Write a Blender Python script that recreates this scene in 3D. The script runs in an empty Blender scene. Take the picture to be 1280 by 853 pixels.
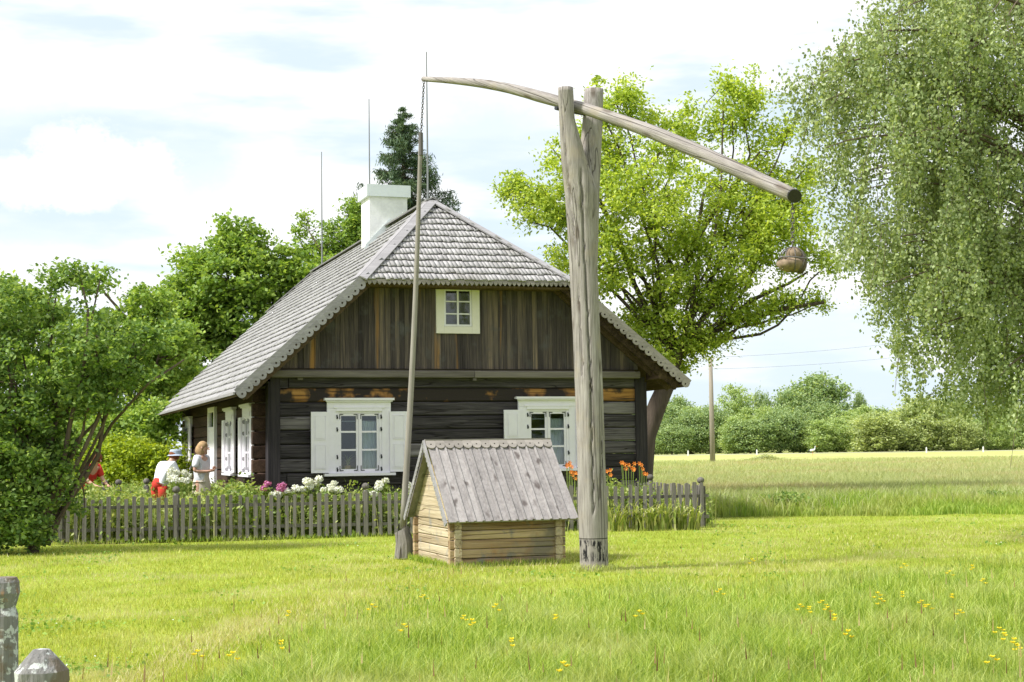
import bpy, math, random
import numpy as np
from mathutils import Vector, Matrix
random.seed(7); RNG = np.random.default_rng(7)
C = bpy.context.scene.collection
SC = bpy.context.scene

# ------------------------------------------------------------------ camera
FPX, PITCH, ROLL, EYE = 1850.0, 0.0731, 0.014, 1.5
cam = bpy.data.cameras.new('camera'); camo = bpy.data.objects.new('camera', cam); C.objects.link(camo)
cam.sensor_width = 36; cam.lens = FPX/1280*36; cam.clip_start = .1; cam.clip_end = 4000
FWD = np.array([0, math.cos(PITCH), math.sin(PITCH)])
UP0 = np.array([0, -math.sin(PITCH), math.cos(PITCH)]); RX = np.array([1., 0, 0])
ER = RX*math.cos(ROLL) - UP0*math.sin(ROLL); EU = RX*math.sin(ROLL) + UP0*math.cos(ROLL)
m = Matrix.Identity(4)
for i in range(3):
    m[i][0], m[i][1], m[i][2] = ER[i], EU[i], -FWD[i]
m[2][3] = EYE
camo.matrix_world = m
SC.camera = camo
SC.render.resolution_x, SC.render.resolution_y = 1024, 682

# ------------------------------------------------------------------ sun and sky
SUN_EL = math.radians(50); SD = np.array([-.90, -.43]); SD = SD/np.linalg.norm(SD)
to_sun = Vector((SD[0]*math.cos(SUN_EL), SD[1]*math.cos(SUN_EL), math.sin(SUN_EL)))
sl = bpy.data.lights.new('sun', 'SUN'); so = bpy.data.objects.new('sun', sl); C.objects.link(so)
sl.energy = 3.1; sl.angle = math.radians(9); sl.color = (1, .965, .91)
so.rotation_euler = to_sun.to_track_quat('Z', 'Y').to_euler(); so.location = (-20, -20, 30)
W = bpy.data.worlds.new('World'); SC.world = W; W.use_nodes = True
SC.view_settings.view_transform = 'Standard'; SC.view_settings.look = 'None'
SC.view_settings.exposure = 1.08; SC.view_settings.gamma = 1; SC.view_settings.use_curve_mapping = False

def px_dir(x, y):
    d = FWD + ER*((x-640)/FPX) - EU*((y-426.5)/FPX)
    return d
def at_y(x, y, Y):            # the point seen at pixel x, y at depth Y
    d = px_dir(x, y); t = Y/d[1]; return np.array([d[0]*t, Y, EYE+d[2]*t])
def ground(x, y, z=0.0):      # the point of the ground seen at pixel x, y
    d = px_dir(x, y); t = (z-EYE)/d[2]; return np.array([d[0]*t, d[1]*t, z])
def project(P):
    P = np.asarray(P, float) - np.array([0, 0, EYE])
    f = P@FWD; return 640+P@ER/f*FPX, 426.5-P@EU/f*FPX

# ---- world nodes: Nishita sky with thin bright cloud
def build_world():
    nt = W.node_tree; N = nt.nodes; L = nt.links; N.clear()
    out = N.new('ShaderNodeOutputWorld'); bg = N.new('ShaderNodeBackground'); bg.inputs[1].default_value = .112
    L.new(bg.outputs[0], out.inputs[0])
    sky = N.new('ShaderNodeTexSky'); sky.sky_type = 'NISHITA'; sky.sun_disc = False
    sky.sun_elevation = SUN_EL; sky.sun_rotation = math.atan2(SD[0], SD[1]); sky.air_density = 1.0; sky.dust_density = 1.2
    tc = N.new('ShaderNodeTexCoord')
    def mp(src, sc, loc=(0, 0, 0)):
        q = N.new('ShaderNodeMapping'); q.inputs['Scale'].default_value = sc; q.inputs['Location'].default_value = loc
        L.new(src, q.inputs['Vector']); return q.outputs[0]
    def noise(v, s, d, r=.55):
        q = N.new('ShaderNodeTexNoise'); q.inputs['Scale'].default_value = s; q.inputs['Detail'].default_value = d; q.inputs['Roughness'].default_value = r
        L.new(v, q.inputs['Vector']); return q.outputs['Fac']
    def rng(v, a, b, c=0, d=1):
        q = N.new('ShaderNodeMapRange'); q.interpolation_type = 'SMOOTHSTEP'
        for k, w_ in zip((1, 2, 3, 4), (a, b, c, d)): q.inputs[k].default_value = w_
        L.new(v, q.inputs[0]); return q.outputs[0]
    def mix(f, a, b, mode='MIX'):
        q = N.new('ShaderNodeMix'); q.data_type = 'RGBA'; q.blend_type = mode
        for s_, k in ((f, 0), (a, 6), (b, 7)):
            if isinstance(s_, (int, float)): q.inputs[k].default_value = s_
            elif isinstance(s_, tuple): q.inputs[k].default_value = s_
            else: L.new(s_, q.inputs[k])
        return q.outputs[2]
    def ma(op, a, b):
        q = N.new('ShaderNodeMath'); q.operation = op
        for s_, k in ((a, 0), (b, 1)):
            if isinstance(s_, (int, float)): q.inputs[k].default_value = s_
            else: L.new(s_, q.inputs[k])
        return q.outputs[0]
    g = tc.outputs['Generated']
    streak = noise(mp(g, (2.2, 2.2, 10), (1.3, .2, .35)), 2.2, 5)
    f1 = rng(streak, .37, .57)
    blue = mix(.93, sky.outputs[0], (3.45, 4.0, 4.5, 1))
    white = (5.0, 5.05, 5.1, 1)
    fine = noise(mp(g, (1, 1, 1.4)), 30, 8, .68)
    def blobs(lst, amp, a, b):
        tot = None
        for (x, y, rx, ry) in lst:
            d = px_dir(x, y); d = d/np.linalg.norm(d)
            v = N.new('ShaderNodeVectorMath'); v.operation = 'SUBTRACT'; L.new(g, v.inputs[0]); v.inputs[1].default_value = tuple(d)
            v2 = N.new('ShaderNodeVectorMath'); v2.operation = 'MULTIPLY'; L.new(v.outputs[0], v2.inputs[0]); v2.inputs[1].default_value = (FPX/rx, FPX/rx*.3, FPX/ry)
            ln = N.new('ShaderNodeVectorMath'); ln.operation = 'LENGTH'; L.new(v2.outputs[0], ln.inputs[0])
            e = ma('ADD', ln.outputs['Value'], ma('MULTIPLY', ma('SUBTRACT', fine, .5), amp))
            w_ = rng(e, a, b, 1, 0)
            tot = w_ if tot is None else ma('MAXIMUM', tot, w_)
        return tot
    # thin places where the blue shows between the clouds
    gap = blobs(((90, 165, 230, 50), (225, 200, 120, 60), (610, 175, 120, 70), (960, 250, 120, 70), (1010, 420, 170, 60), (60, 290, 160, 30)), .9, .2, 1.25)
    c1 = mix(ma('MULTIPLY', gap, .75), mix(f1, blue, white), blue)
    # cumulus bank, low in the west
    tot = blobs(((70, 228, 95, 34), (105, 200, 60, 42), (185, 212, 45, 32), (30, 228, 60, 30), (560, 410, 120, 40)), 2.6, .55, 1.15)
    c2 = mix(ma('MULTIPLY', tot, .9), c1, mix(rng(fine, .3, .55), (4.2, 4.3, 4.45, 1), (5.4, 5.4, 5.4, 1)))
    L.new(c2, bg.inputs[0])
build_world()

# ------------------------------------------------------------------ node materials
class Mat:
    def __init__(s, name):
        s.m = bpy.data.materials.new(name); s.m.use_nodes = True; s.N = s.m.node_tree.nodes; s.L = s.m.node_tree.links
        s.b = s.N['Principled BSDF']; s.out = s.N['Material Output']
        s.tc = s.N.new('ShaderNodeTexCoord'); s.geo = s.N.new('ShaderNodeNewGeometry')
    def put(s, v, sock):
        if isinstance(v, tuple) and len(v) == 3 and sock.type == 'RGBA': v = v+(1,)
        if isinstance(v, (int, float, tuple)): sock.default_value = v
        else: s.L.new(v, sock)
    def mp(s, sc, src=None, rot=(0, 0, 0)):
        q = s.N.new('ShaderNodeMapping'); q.inputs['Scale'].default_value = sc; q.inputs['Rotation'].default_value = rot
        s.L.new(src or s.tc.outputs['Object'], q.inputs['Vector']); return q.outputs[0]
    def noise(s, v, sc=1, d=4, r=.55, dist=0):
        q = s.N.new('ShaderNodeTexNoise')
        for k, w_ in (('Scale', sc), ('Detail', d), ('Roughness', r), ('Distortion', dist)): q.inputs[k].default_value = w_
        s.L.new(v, q.inputs['Vector']); return q.outputs['Fac']
    def vor(s, v, sc=1, feat='F1'):
        q = s.N.new('ShaderNodeTexVoronoi'); q.feature = feat; q.inputs['Scale'].default_value = sc
        s.L.new(v, q.inputs['Vector']); return q.outputs['Distance']
    def rng(s, v, a, b, c=0., d=1.):
        q = s.N.new('ShaderNodeMapRange')
        for k, w_ in zip((1, 2, 3, 4), (a, b, c, d)): q.inputs[k].default_value = w_
        s.L.new(v, q.inputs[0]); return q.outputs[0]
    def ramp(s, v, stops):
        q = s.N.new('ShaderNodeValToRGB'); e = q.color_ramp.elements
        while len(e) < len(stops): e.new(.5)
        for k, (p, c) in enumerate(stops): e[k].position = p; e[k].color = tuple(c)+(1,)
        s.L.new(v, q.inputs[0]); return q.outputs[0]
    def mix(s, f, a, b, mode='MIX'):
        q = s.N.new('ShaderNodeMix'); q.data_type = 'RGBA'; q.blend_type = mode
        s.put(f, q.inputs[0]); s.put(a, q.inputs[6]); s.put(b, q.inputs[7]); return q.outputs[2]
    def ma(s, op, a, b=0.):
        q = s.N.new('ShaderNodeMath'); q.operation = op; s.put(a, q.inputs[0]); s.put(b, q.inputs[1]); return q.outputs[0]
    def sep(s, v):
        q = s.N.new('ShaderNodeSeparateXYZ'); s.L.new(v, q.inputs[0]); return q.outputs
    def bump(s, h, st=.3, dist=.02):
        q = s.N.new('ShaderNodeBump'); q.inputs['Strength'].default_value = st; q.inputs['Distance'].default_value = dist
        s.L.new(h, q.inputs['Height']); s.L.new(q.outputs[0], s.b.inputs['Normal'])
    def fin(s, col, rough=.8, spec=.3, metal=0.):
        s.put(col, s.b.inputs['Base Color']); s.put(rough, s.b.inputs['Roughness'])
        s.b.inputs['Specular IOR Level'].default_value = spec; s.b.inputs['Metallic'].default_value = metal
        return s.m

AX = {'x': (.045, 1, 1), 'y': (1, .045, 1), 'z': (1, 1, .045)}
def wood(name, stops, axis='x', fine=60., bumpst=.5, island=.35, crack=None, stain=None, rough=.85, warp=.0):
    """weathered wood: grain stretched along one local axis, tone varies from board to board"""
    k = Mat(name)
    v = k.mp(AX[axis])
    if island:                                   # shift the grain per board
        rnd = k.N.new('ShaderNodeVectorMath'); rnd.operation = 'ADD'
        cmb = k.N.new('ShaderNodeCombineXYZ')
        r = k.geo.outputs['Random Per Island']
        for i_ in range(3): k.L.new(k.ma('MULTIPLY', r, 17.3+i_*5), cmb.inputs[i_])
        k.L.new(v, rnd.inputs[0]); k.L.new(cmb.outputs[0], rnd.inputs[1]); v = rnd.outputs[0]
    g = k.noise(v, fine, 5, .6, warp); g2 = k.noise(v, fine*.18, 4, .5, .6)
    mixed = k.ma('ADD', k.ma('MULTIPLY', g, .55), k.ma('MULTIPLY', g2, .45))
    if island:
        mixed = k.ma('ADD', mixed, k.ma('MULTIPLY', k.ma('SUBTRACT', k.geo.outputs['Random Per Island'], .5), island))
    col = k.ramp(mixed, stops)
    if stain:
        for (sc, a, b, c) in stain:
            col = k.mix(k.rng(k.noise(k.mp((1, 1, 1) if sc > 0 else AX[axis]), abs(sc), 4, .6), a, b), col, c)
    h = g
    if crack:
        cr = k.noise(v, crack[0], 2, .4); cr = k.rng(k.ma('ABSOLUTE', k.ma('SUBTRACT', cr, .5)), 0., crack[1], 1., 0.)
        col = k.mix(k.ma('MULTIPLY', cr, .8), col, crack[2]); h = k.ma('SUBTRACT', g, cr)
    k.bump(h, bumpst, .012)
    return k.fin(col, rough, .2)

M = {}
M['log_dark'] = wood('log_dark', [(.25, (.016, .014, .016)), (.48, (.066, .059, .062)), (.64, (.16, .146, .148)), (.8, (.26, .24, .24))], 'x', 38, .9, .34, stain=[(-2.5, .64, .72, (.22, .11, .04))], crack=(9, .014, (.008, .006, .006)))
M['log_side'] = wood('log_side', [(.25, (.018, .012, .010)), (.5, (.062, .036, .026)), (.8, (.15, .09, .06))], 'y', 42, .8, .25)
M['log_streak'] = wood('log_streak', [(.34, (.03, .022, .02)), (.43, (.10, .055, .03)), (.50, (.34, .17, .05)), (.72, (.55, .32, .12))], 'x', 12, .9, .0, warp=1.6, stain=[(1.4, .44, .52, (.035, .028, .025))])
M['board_dark'] = wood('board_dark', [(.22, (.018, .015, .017)), (.46, (.068, .056, .055)), (.60, (.135, .108, .092)), (.82, (.30, .22, .15))], 'z', 34, .8, .20, stain=[(-4, .60, .70, (.34, .18, .06)), (2.2, .55, .72, (.10, .095, .095))])
M['beam_grey'] = wood('beam_grey', [(.25, (.06, .052, .048)), (.7, (.22, .195, .175))], 'x', 40, .6, .2)
M['timber_brown'] = wood('timber_brown', [(.25, (.03, .02, .015)), (.7, (.17, .115, .08))], 'y', 40, .6, .3)
M['post_cover'] = wood('post_cover', [(.25, (.010, .009, .014)), (.75, (.06, .052, .055))], 'z', 40, .6, .3)
M['shingle'] = wood('shingle', [(.2, (.20, .197, .20)), (.5, (.36, .355, .36)), (.8, (.50, .49, .50))], 'y', 30, .6, .22, stain=[(1.2, .55, .72, (.25, .245, .235))])
M['shingle_front'] = wood('shingle_front', [(.2, (.20, .195, .195)), (.5, (.35, .34, .34)), (.8, (.50, .485, .48))], 'y', 30, .6, .22, stain=[(1.2, .55, .72, (.25, .24, .225))])
M['trim_grey'] = wood('trim_grey', [(.25, (.17, .163, .168)), (.75, (.36, .35, .36))], 'x', 30, .4, .15)
M['trim_shade'] = wood('trim_shade', [(.25, (.17, .155, .14)), (.75, (.36, .33, .30))], 'x', 30, .4, .15)
M['well_log'] = wood('well_log', [(.22, (.13, .075, .04)), (.5, (.34, .235, .135)), (.8, (.54, .42, .27))], 'x', 34, .8, .26, stain=[(3, .56, .68, (.36, .21, .10)), (4, .56, .68, (.22, .205, .185)), (1.3, .52, .66, (.20, .17, .13))], crack=(7, .010, (.12, .07, .04)))
M['well_gable'] = wood('well_gable', [(.22, (.20, .145, .09)), (.5, (.40, .32, .215)), (.8, (.58, .50, .37))], 'y', 34, .8, .20, stain=[(4, .58, .7, (.27, .245, .21))], crack=(7, .010, (.16, .10, .06)))
M['well_roof'] = wood('well_roof', [(.22, (.15, .14, .138)), (.5, (.275, .255, .25)), (.8, (.41, .385, .375))], 'z', 26, .6, .20)
M['picket'] = wood('picket', [(.25, (.075, .068, .062)), (.5, (.165, .152, .138)), (.8, (.29, .272, .25))], 'z', 50, .7, .4)
M['pole_wood'] = wood('pole_wood', [(.25, (.16, .145, .13)), (.75, (.34, .315, .285))], 'z', 40, .5, .0)
M['utility_wood'] = wood('utility_wood', [(.25, (.17, .15, .12)), (.75, (.36, .32, .27))], 'z', 30, .5, .0)
M['stump_wood'] = wood('stump_wood', [(.25, (.10, .092, .082)), (.75, (.33, .305, .28))], 'z', 30, 1., .0, crack=(6, .02, (.06, .05, .04)))
M['old_post'] = wood('old_post', [(.25, (.10, .097, .094)), (.75, (.30, .292, .285))], 'z', 60, 1., .0, stain=[(30, .53, .58, (.50, .52, .51)), (9, .52, .62, (.16, .13, .10)), (14, .60, .68, (.28, .17, .10))])

def sweep_wood(name, axis, char=False):
    k = Mat(name); v = k.mp(AX[axis])
    g = k.noise(v, 55, 6, .65, .4); g2 = k.noise(k.mp((1, 1, .35) if axis == 'z' else (.35, 1, 1)), 7, 4)
    col = k.ramp(k.ma('ADD', k.ma('MULTIPLY', g, .7), k.ma('MULTIPLY', g2, .3)), [(.28, (.12, .106, .098)), (.5, (.275, .25, .232)), (.72, (.44, .41, .385))])
    col = k.mix(k.rng(k.noise(k.mp((1, 1, 1)), 3.1, 3), .55, .7, 0., .5), col, (.33, .28, .21))
    vc = k.mp(tuple(q if q > .5 else .010 for q in AX[axis])); cr = k.noise(vc, 9, 2, .4, .15); cr = k.rng(k.ma('ABSOLUTE', k.ma('SUBTRACT', cr, .52)), 0., .016, 1., 0.); kn = k.rng(k.vor(k.mp((5, 5, 1.6) if axis == 'z' else (1.6, 5, 5)), 1.), .10, .20, 1., 0.); col = k.mix(k.ma('MULTIPLY', kn, .7), col, (.10, .075, .055))
    col = k.mix(k.ma('MULTIPLY', cr, .85), col, (.06, .048, .04))
    if char:                                    # flaking black tar band near the foot
        z = k.sep(k.tc.outputs['Object'])[2]
        band = k.ma('MULTIPLY', k.rng(z, .10, .13), k.rng(z, .36, .40, 1., 0.))
        fl = k.ma('MULTIPLY', k.rng(k.noise(k.mp((1, 1, .22)), 26, 5, .7), .47, .53), k.rng(k.noise(k.mp((1, 1, .6)), 7, 2), .40, .50))
        col = k.mix(k.ma('MULTIPLY', band, fl), col, (.016, .015, .017))
        band2 = k.ma('MULTIPLY', k.rng(z, .385, .39), k.rng(z, .397, .402, 1., 0.))
        col = k.mix(k.ma('MULTIPLY', band2, .9), col, (.03, .025, .02))
        col = k.mix(k.rng(z, .0, .12, .6, 0.), col, (.30, .25, .17))
    k.bump(k.ma('SUBTRACT', g, cr), .9, .012)
    return k.fin(col, .8, .2)
M['sweep_post'] = sweep_wood('sweep_post', 'z', True)
M['sweep_beam'] = sweep_wood('sweep_beam', 'x')

def paint(name, col, dirt=.25, rough=.45):
    k = Mat(name); n = k.noise(k.mp((1, 1, 1)), 6, 5, .6)
    c = k.mix(k.rng(n, .45, .8, 0., dirt), col, tuple(x*.72 for x in col))
    k.bump(k.noise(k.mp((1, 1, 1)), 60, 3), .12, .004)
    return k.fin(c, rough, .4)
M['white_paint'] = paint('white_paint', (.83, .80, .87))
M['cream_paint'] = paint('cream_paint', (.80, .755, .70))
M['sill_paint'] = paint('sill_paint', (.70, .68, .62))
M['plaster'] = paint('plaster', (.76, .77, .76), .8, .9)
M['zinc'] = paint('zinc', (.62, .67, .68), .35, .5)
M['iron'] = paint('iron', (.022, .024, .03), .1, .5)
M['chain_iron'] = paint('chain_iron', (.10, .09, .085), .1, .5)
M['rod_metal'] = paint('rod_metal', (.20, .21, .22), .1, .4)
M['tar'] = paint('tar', (.016, .014, .015), .1, .4)
M['terracotta'] = paint('terracotta', (.55, .33, .17), .2, .8)
M['interior'] = paint('interior', (.10, .08, .06), .3, .9)
M['wire'] = paint('wire', (.14, .14, .14), .1, .5)
M['porcelain'] = paint('porcelain', (.7, .7, .68), .1, .3)
M['foundation'] = paint('foundation', (.30, .28, .25), .5, .9)

def stone(name, a, b, sc=9):
    k = Mat(name); n = k.noise(k.mp((1, 1, 1)), sc, 6, .65)
    k.bump(n, .7, .02); return k.fin(k.ramp(n, [(.3, a), (.7, b)]), .85, .2)
M['stone_tan'] = stone('stone_tan', (.13, .095, .065), (.34, .26, .18))
M['stone_dark'] = stone('stone_dark', (.05, .04, .033), (.15, .115, .09))
M['skin'] = paint('skin', (.56, .33, .24), .1, .5)
M['cloth_white'] = paint('cloth_white', (.74, .76, .82), .12, .9)
M['cloth_cream'] = paint('cloth_cream', (.66, .60, .47), .15, .9)
M['cloth_red'] = paint('cloth_red', (.52, .04, .025), .2, .9)
M['cloth_pink'] = paint('cloth_pink', (.62, .25, .22), .2, .9)
M['cloth_hat'] = paint('cloth_hat', (.36, .42, .52), .1, .9)
M['cloth_dark'] = paint('cloth_dark', (.05, .06, .08), .1, .9)
M['hair_blonde'] = wood('hair_blonde', [(.25, (.24, .14, .06)), (.75, (.60, .42, .24))], 'z', 60, .5, 0)
M['hair_auburn'] = wood('hair_auburn', [(.25, (.10, .035, .015)), (.75, (.25, .09, .04))], 'z', 60, .5, 0)
def curtain_mat():
    k = Mat('curtain_cloth'); n = k.noise(k.mp((1, 1, .05)), 40, 3)
    return k.fin(k.ramp(n, [(.3, (.62, .68, .76)), (.7, (.80, .83, .86))]), .9, .1)
M['curtain'] = curtain_mat()
def glass_mat():
    k = Mat('window_glass'); k.N.remove(k.b)
    t = k.N.new('ShaderNodeBsdfTransparent'); t.inputs[0].default_value = (.86, .9, .9, 1)
    g = k.N.new('ShaderNodeBsdfGlossy'); g.inputs['Roughness'].default_value = .03
    f = k.N.new('ShaderNodeFresnel'); f.inputs[0].default_value = 1.55
    mx = k.N.new('ShaderNodeMixShader'); k.L.new(k.ma('MULTIPLY', f.outputs[0], 1.3), mx.inputs[0]); k.L.new(t.outputs[0], mx.inputs[1]); k.L.new(g.outputs[0], mx.inputs[2])
    k.L.new(mx.outputs[0], k.out.inputs[0]); return k.m
M['glass'] = glass_mat()

def leaf(name, stops, trans=.38, patch=.25, psc=.5, patchcol=None, gloss=.03):
    """foliage: tone per leaf, soft large patches, light passes through"""
    k = Mat(name); k.N.remove(k.b)
    r = k.geo.outputs['Random Per Island']
    pos = k.geo.outputs['Position']
    n = k.noise(k.mp((1, 1, 1), pos), psc, 3)
    f = k.ma('ADD', k.ma('MULTIPLY', r, .7), k.ma('MULTIPLY', n, .3))
    col = k.ramp(f, stops)
    if patchcol:
        col = k.mix(k.rng(k.noise(k.mp((1, 1, 1), pos), psc*.7, 4, .6), .48, .62, 0., patch), col, patchcol)
    d = k.N.new('ShaderNodeBsdfDiffuse'); t = k.N.new('ShaderNodeBsdfTranslucent'); g = k.N.new('ShaderNodeBsdfGlossy')
    g.inputs['Roughness'].default_value = .6; g.inputs[0].default_value = (.8, .9, .8, 1)
    k.L.new(col, d.inputs[0]); k.L.new(k.mix(1., col, (1.15, 1.1, .55), 'MULTIPLY'), t.inputs[0])
    m1 = k.N.new('ShaderNodeMixShader'); m1.inputs[0].default_value = trans; k.L.new(d.outputs[0], m1.inputs[1]); k.L.new(t.outputs[0], m1.inputs[2])
    m2 = k.N.new('ShaderNodeMixShader'); m2.inputs[0].default_value = gloss; k.L.new(m1.outputs[0], m2.inputs[1]); k.L.new(g.outputs[0], m2.inputs[2])
    k.L.new(m2.outputs[0], k.out.inputs[0]); return k.m
M['leaf_ash'] = leaf('leaf_ash', [(.12, (.19, .29, .03)), (.45, (.38, .50, .06)), (.85, (.62, .70, .14))], .52)
M['leaf_birch'] = leaf('leaf_birch', [(.12, (.14, .20, .07)), (.5, (.27, .34, .14)), (.85, (.48, .54, .28))], .42)
M['leaf_lilac'] = leaf('leaf_lilac', [(.12, (.07, .14, .03)), (.5, (.17, .28, .06)), (.85, (.34, .45, .12))], .45)
M['leaf_maple'] = leaf('leaf_maple', [(.12, (.11, .21, .03)), (.5, (.24, .37, .06)), (.85, (.42, .54, .12))], .46)
M['leaf_spruce'] = leaf('leaf_spruce', [(.12, (.035, .07, .04)), (.5, (.085, .14, .075)), (.85, (.18, .24, .12))], .15)
M['leaf_far'] = leaf('leaf_far', [(.12, (.22, .32, .10)), (.5, (.37, .49, .19)), (.85, (.58, .67, .31))], .45)  # all far leaf tones are paler and duller: distance haze put into the colour
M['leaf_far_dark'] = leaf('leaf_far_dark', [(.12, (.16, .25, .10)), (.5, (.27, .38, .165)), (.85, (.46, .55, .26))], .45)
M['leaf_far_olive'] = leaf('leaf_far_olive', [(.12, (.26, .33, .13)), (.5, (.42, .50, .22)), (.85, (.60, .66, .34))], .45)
M['leaf_gold'] = leaf('leaf_gold', [(.15, (.16, .24, .015)), (.5, (.30, .40, .02)), (.85, (.46, .54, .05))], .45)
M['leaf_garden'] = leaf('leaf_garden', [(.1, (.11, .19, .03)), (.5, (.26, .36, .07)), (.85, (.50, .54, .20))], .45)
M['clover'] = leaf('clover', [(.1, (.12, .23, .03)), (.5, (.20, .34, .05)), (.9, (.32, .46, .09))], .4)
M['leaf_iris'] = leaf('leaf_iris', [(.1, (.18, .26, .05)), (.5, (.38, .44, .12)), (.85, (.66, .62, .32))], .35)
M['grass_lawn'] = leaf('grass_lawn', [(.1, (.22, .28, .035)), (.4, (.37, .42, .07)), (.7, (.52, .54, .12)), (.95, (.70, .70, .26))], .46, .8, .9, (.60, .57, .30), .02)
M['grass_tall'] = leaf('grass_tall', [(.12, (.11, .21, .015)), (.42, (.27, .39, .04)), (.68, (.46, .57, .10)), (.92, (.74, .79, .30))], .52, .45, 1.1, (.60, .58, .30), .03)  # wide spread of blade tones, the palest stand in for glints of light
M['grass_dry'] = leaf('grass_dry', [(.12, (.34, .32, .12)), (.5, (.56, .50, .26)), (.9, (.74, .68, .42))], .4)
M['seed_stem'] = leaf('seed_stem', [(.12, (.16, .07, .03)), (.5, (.38, .26, .12)), (.9, (.62, .52, .28))], .3)
M['grass_edge'] = leaf('grass_edge', [(.1, (.18, .31, .03)), (.5, (.32, .46, .07)), (.9, (.54, .62, .17))], .5, .5, .4, (.50, .47, .22), .02)
M['grass_field'] = leaf('grass_field', [(.1, (.25, .32, .12)), (.5, (.41, .46, .20)), (.9, (.60, .62, .34))], .45, .7, .2, (.52, .42, .28), .02)
def petal(name, a, b, tr=.3): return leaf(name, [(.1, a), (.9, b)], tr, gloss=.03)
M['petal_white'] = petal('petal_white', (.66, .68, .66), (.84, .85, .83))
M['petal_pink'] = petal('petal_pink', (.45, .10, .30), (.70, .28, .52))
M['petal_orange'] = petal('petal_orange', (.70, .17, .03), (.86, .36, .07))
M['petal_yellow'] = petal('petal_yellow', (.70, .52, .02), (.88, .74, .04))
M['bark'] = wood('bark', [(.25, (.045, .032, .024)), (.75, (.19, .145, .11))], 'z', 26, 1., .0)
M['bark_light'] = wood('bark_light', [(.25, (.035, .026, .02)), (.75, (.14, .11, .085))], 'z', 26, 1., .0)
M['bark_birch'] = wood('bark_birch', [(.25, (.10, .09, .085)), (.45, (.55, .54, .50)), (.8, (.72, .71, .67))], 'x', 18, .5, .0)

def ground_mat():
    k = Mat('meadow_soil'); pos = k.geo.outputs['Position']; s = k.sep(pos)
    big = k.noise(k.mp((1, 1, 1), pos), .12, 5, .6); mid = k.noise(k.mp((1, 1, 1), pos), .9, 5, .65); fine = k.noise(k.mp((1, 1, 1), pos), 24, 4, .7)
    lawn = k.ramp(k.ma('ADD', k.ma('MULTIPLY', mid, .5), k.ma('MULTIPLY', fine, .5)), [(.3, (.17, .24, .024)), (.5, (.28, .36, .04)), (.7, (.43, .45, .13))])
    st = k.noise(k.mp((.35, 1, 1), pos), .11, 5, .6); st2 = k.noise(k.mp((.5, 1.4, 1), pos), 1.1, 4, .7)
    field = k.ramp(k.ma('ADD', k.ma('MULTIPLY', st, .6), k.ma('MULTIPLY', st2, .4)), [(.32, (.27, .33, .08)), (.5, (.41, .44, .15)), (.62, (.54, .50, .25))])
    col = k.mix(k.rng(s[1], 31, 36), lawn, field)
    k.bump(k.ma('ADD', mid, fine), .6, .08)
    return k.fin(col, .95, .05)
M['ground'] = ground_mat()
def dry_mat():
    k = Mat('dry_verge'); n = k.noise(k.mp((.2, 1, 1), k.geo.outputs['Position']), .6, 4)
    return k.fin(k.ramp(n, [(.3, (.36, .37, .20)), (.7, (.52, .50, .34))]), .95, .05)
M['dry'] = dry_mat()

# ------------------------------------------------------------------ mesh helpers
def fastmesh(name, V, F):
    """V (n,3), F (m,k) -> mesh, quickly"""
    V = np.ascontiguousarray(V, dtype=np.float32); F = np.ascontiguousarray(F, dtype=np.int32)
    me = bpy.data.meshes.new(name); n, k = F.shape
    me.vertices.add(len(V)); me.vertices.foreach_set('co', V.ravel())
    me.loops.add(n*k); me.loops.foreach_set('vertex_index', F.ravel())
    me.polygons.add(n); me.polygons.foreach_set('loop_start', np.arange(0, n*k, k, dtype=np.int32))
    me.update(calc_edges=True); return me
def link(name, me, mat=None, parent=None, smooth=False):
    if mat is not None and not me.materials: me.materials.append(mat)
    if smooth: me.polygons.foreach_set('use_smooth', [True]*len(me.polygons))
    o = bpy.data.objects.new(name, me); C.objects.link(o)
    if parent: o.parent = parent
    return o
def tag(o, label=None, cat=None, group=None, kind=None):
    if label: o['label'] = label
    if cat: o['category'] = cat
    if group: o['group'] = group
    if kind: o['kind'] = kind
    return o
def empty(name, loc=(0, 0, 0), rz=0.):
    o = bpy.data.objects.new(name, None); C.objects.link(o); o.location = tuple(loc); o.rotation_euler = (0, 0, rz); o.empty_display_size = .2; return o
def copy_tree(o, parent=None):
    c = o.copy(); C.objects.link(c)
    if parent: c.parent = parent
    for ch in list(o.children): copy_tree(ch, c)
    return c
def norm(v): v = np.asarray(v, float); return v/(np.linalg.norm(v)+1e-12)

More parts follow.
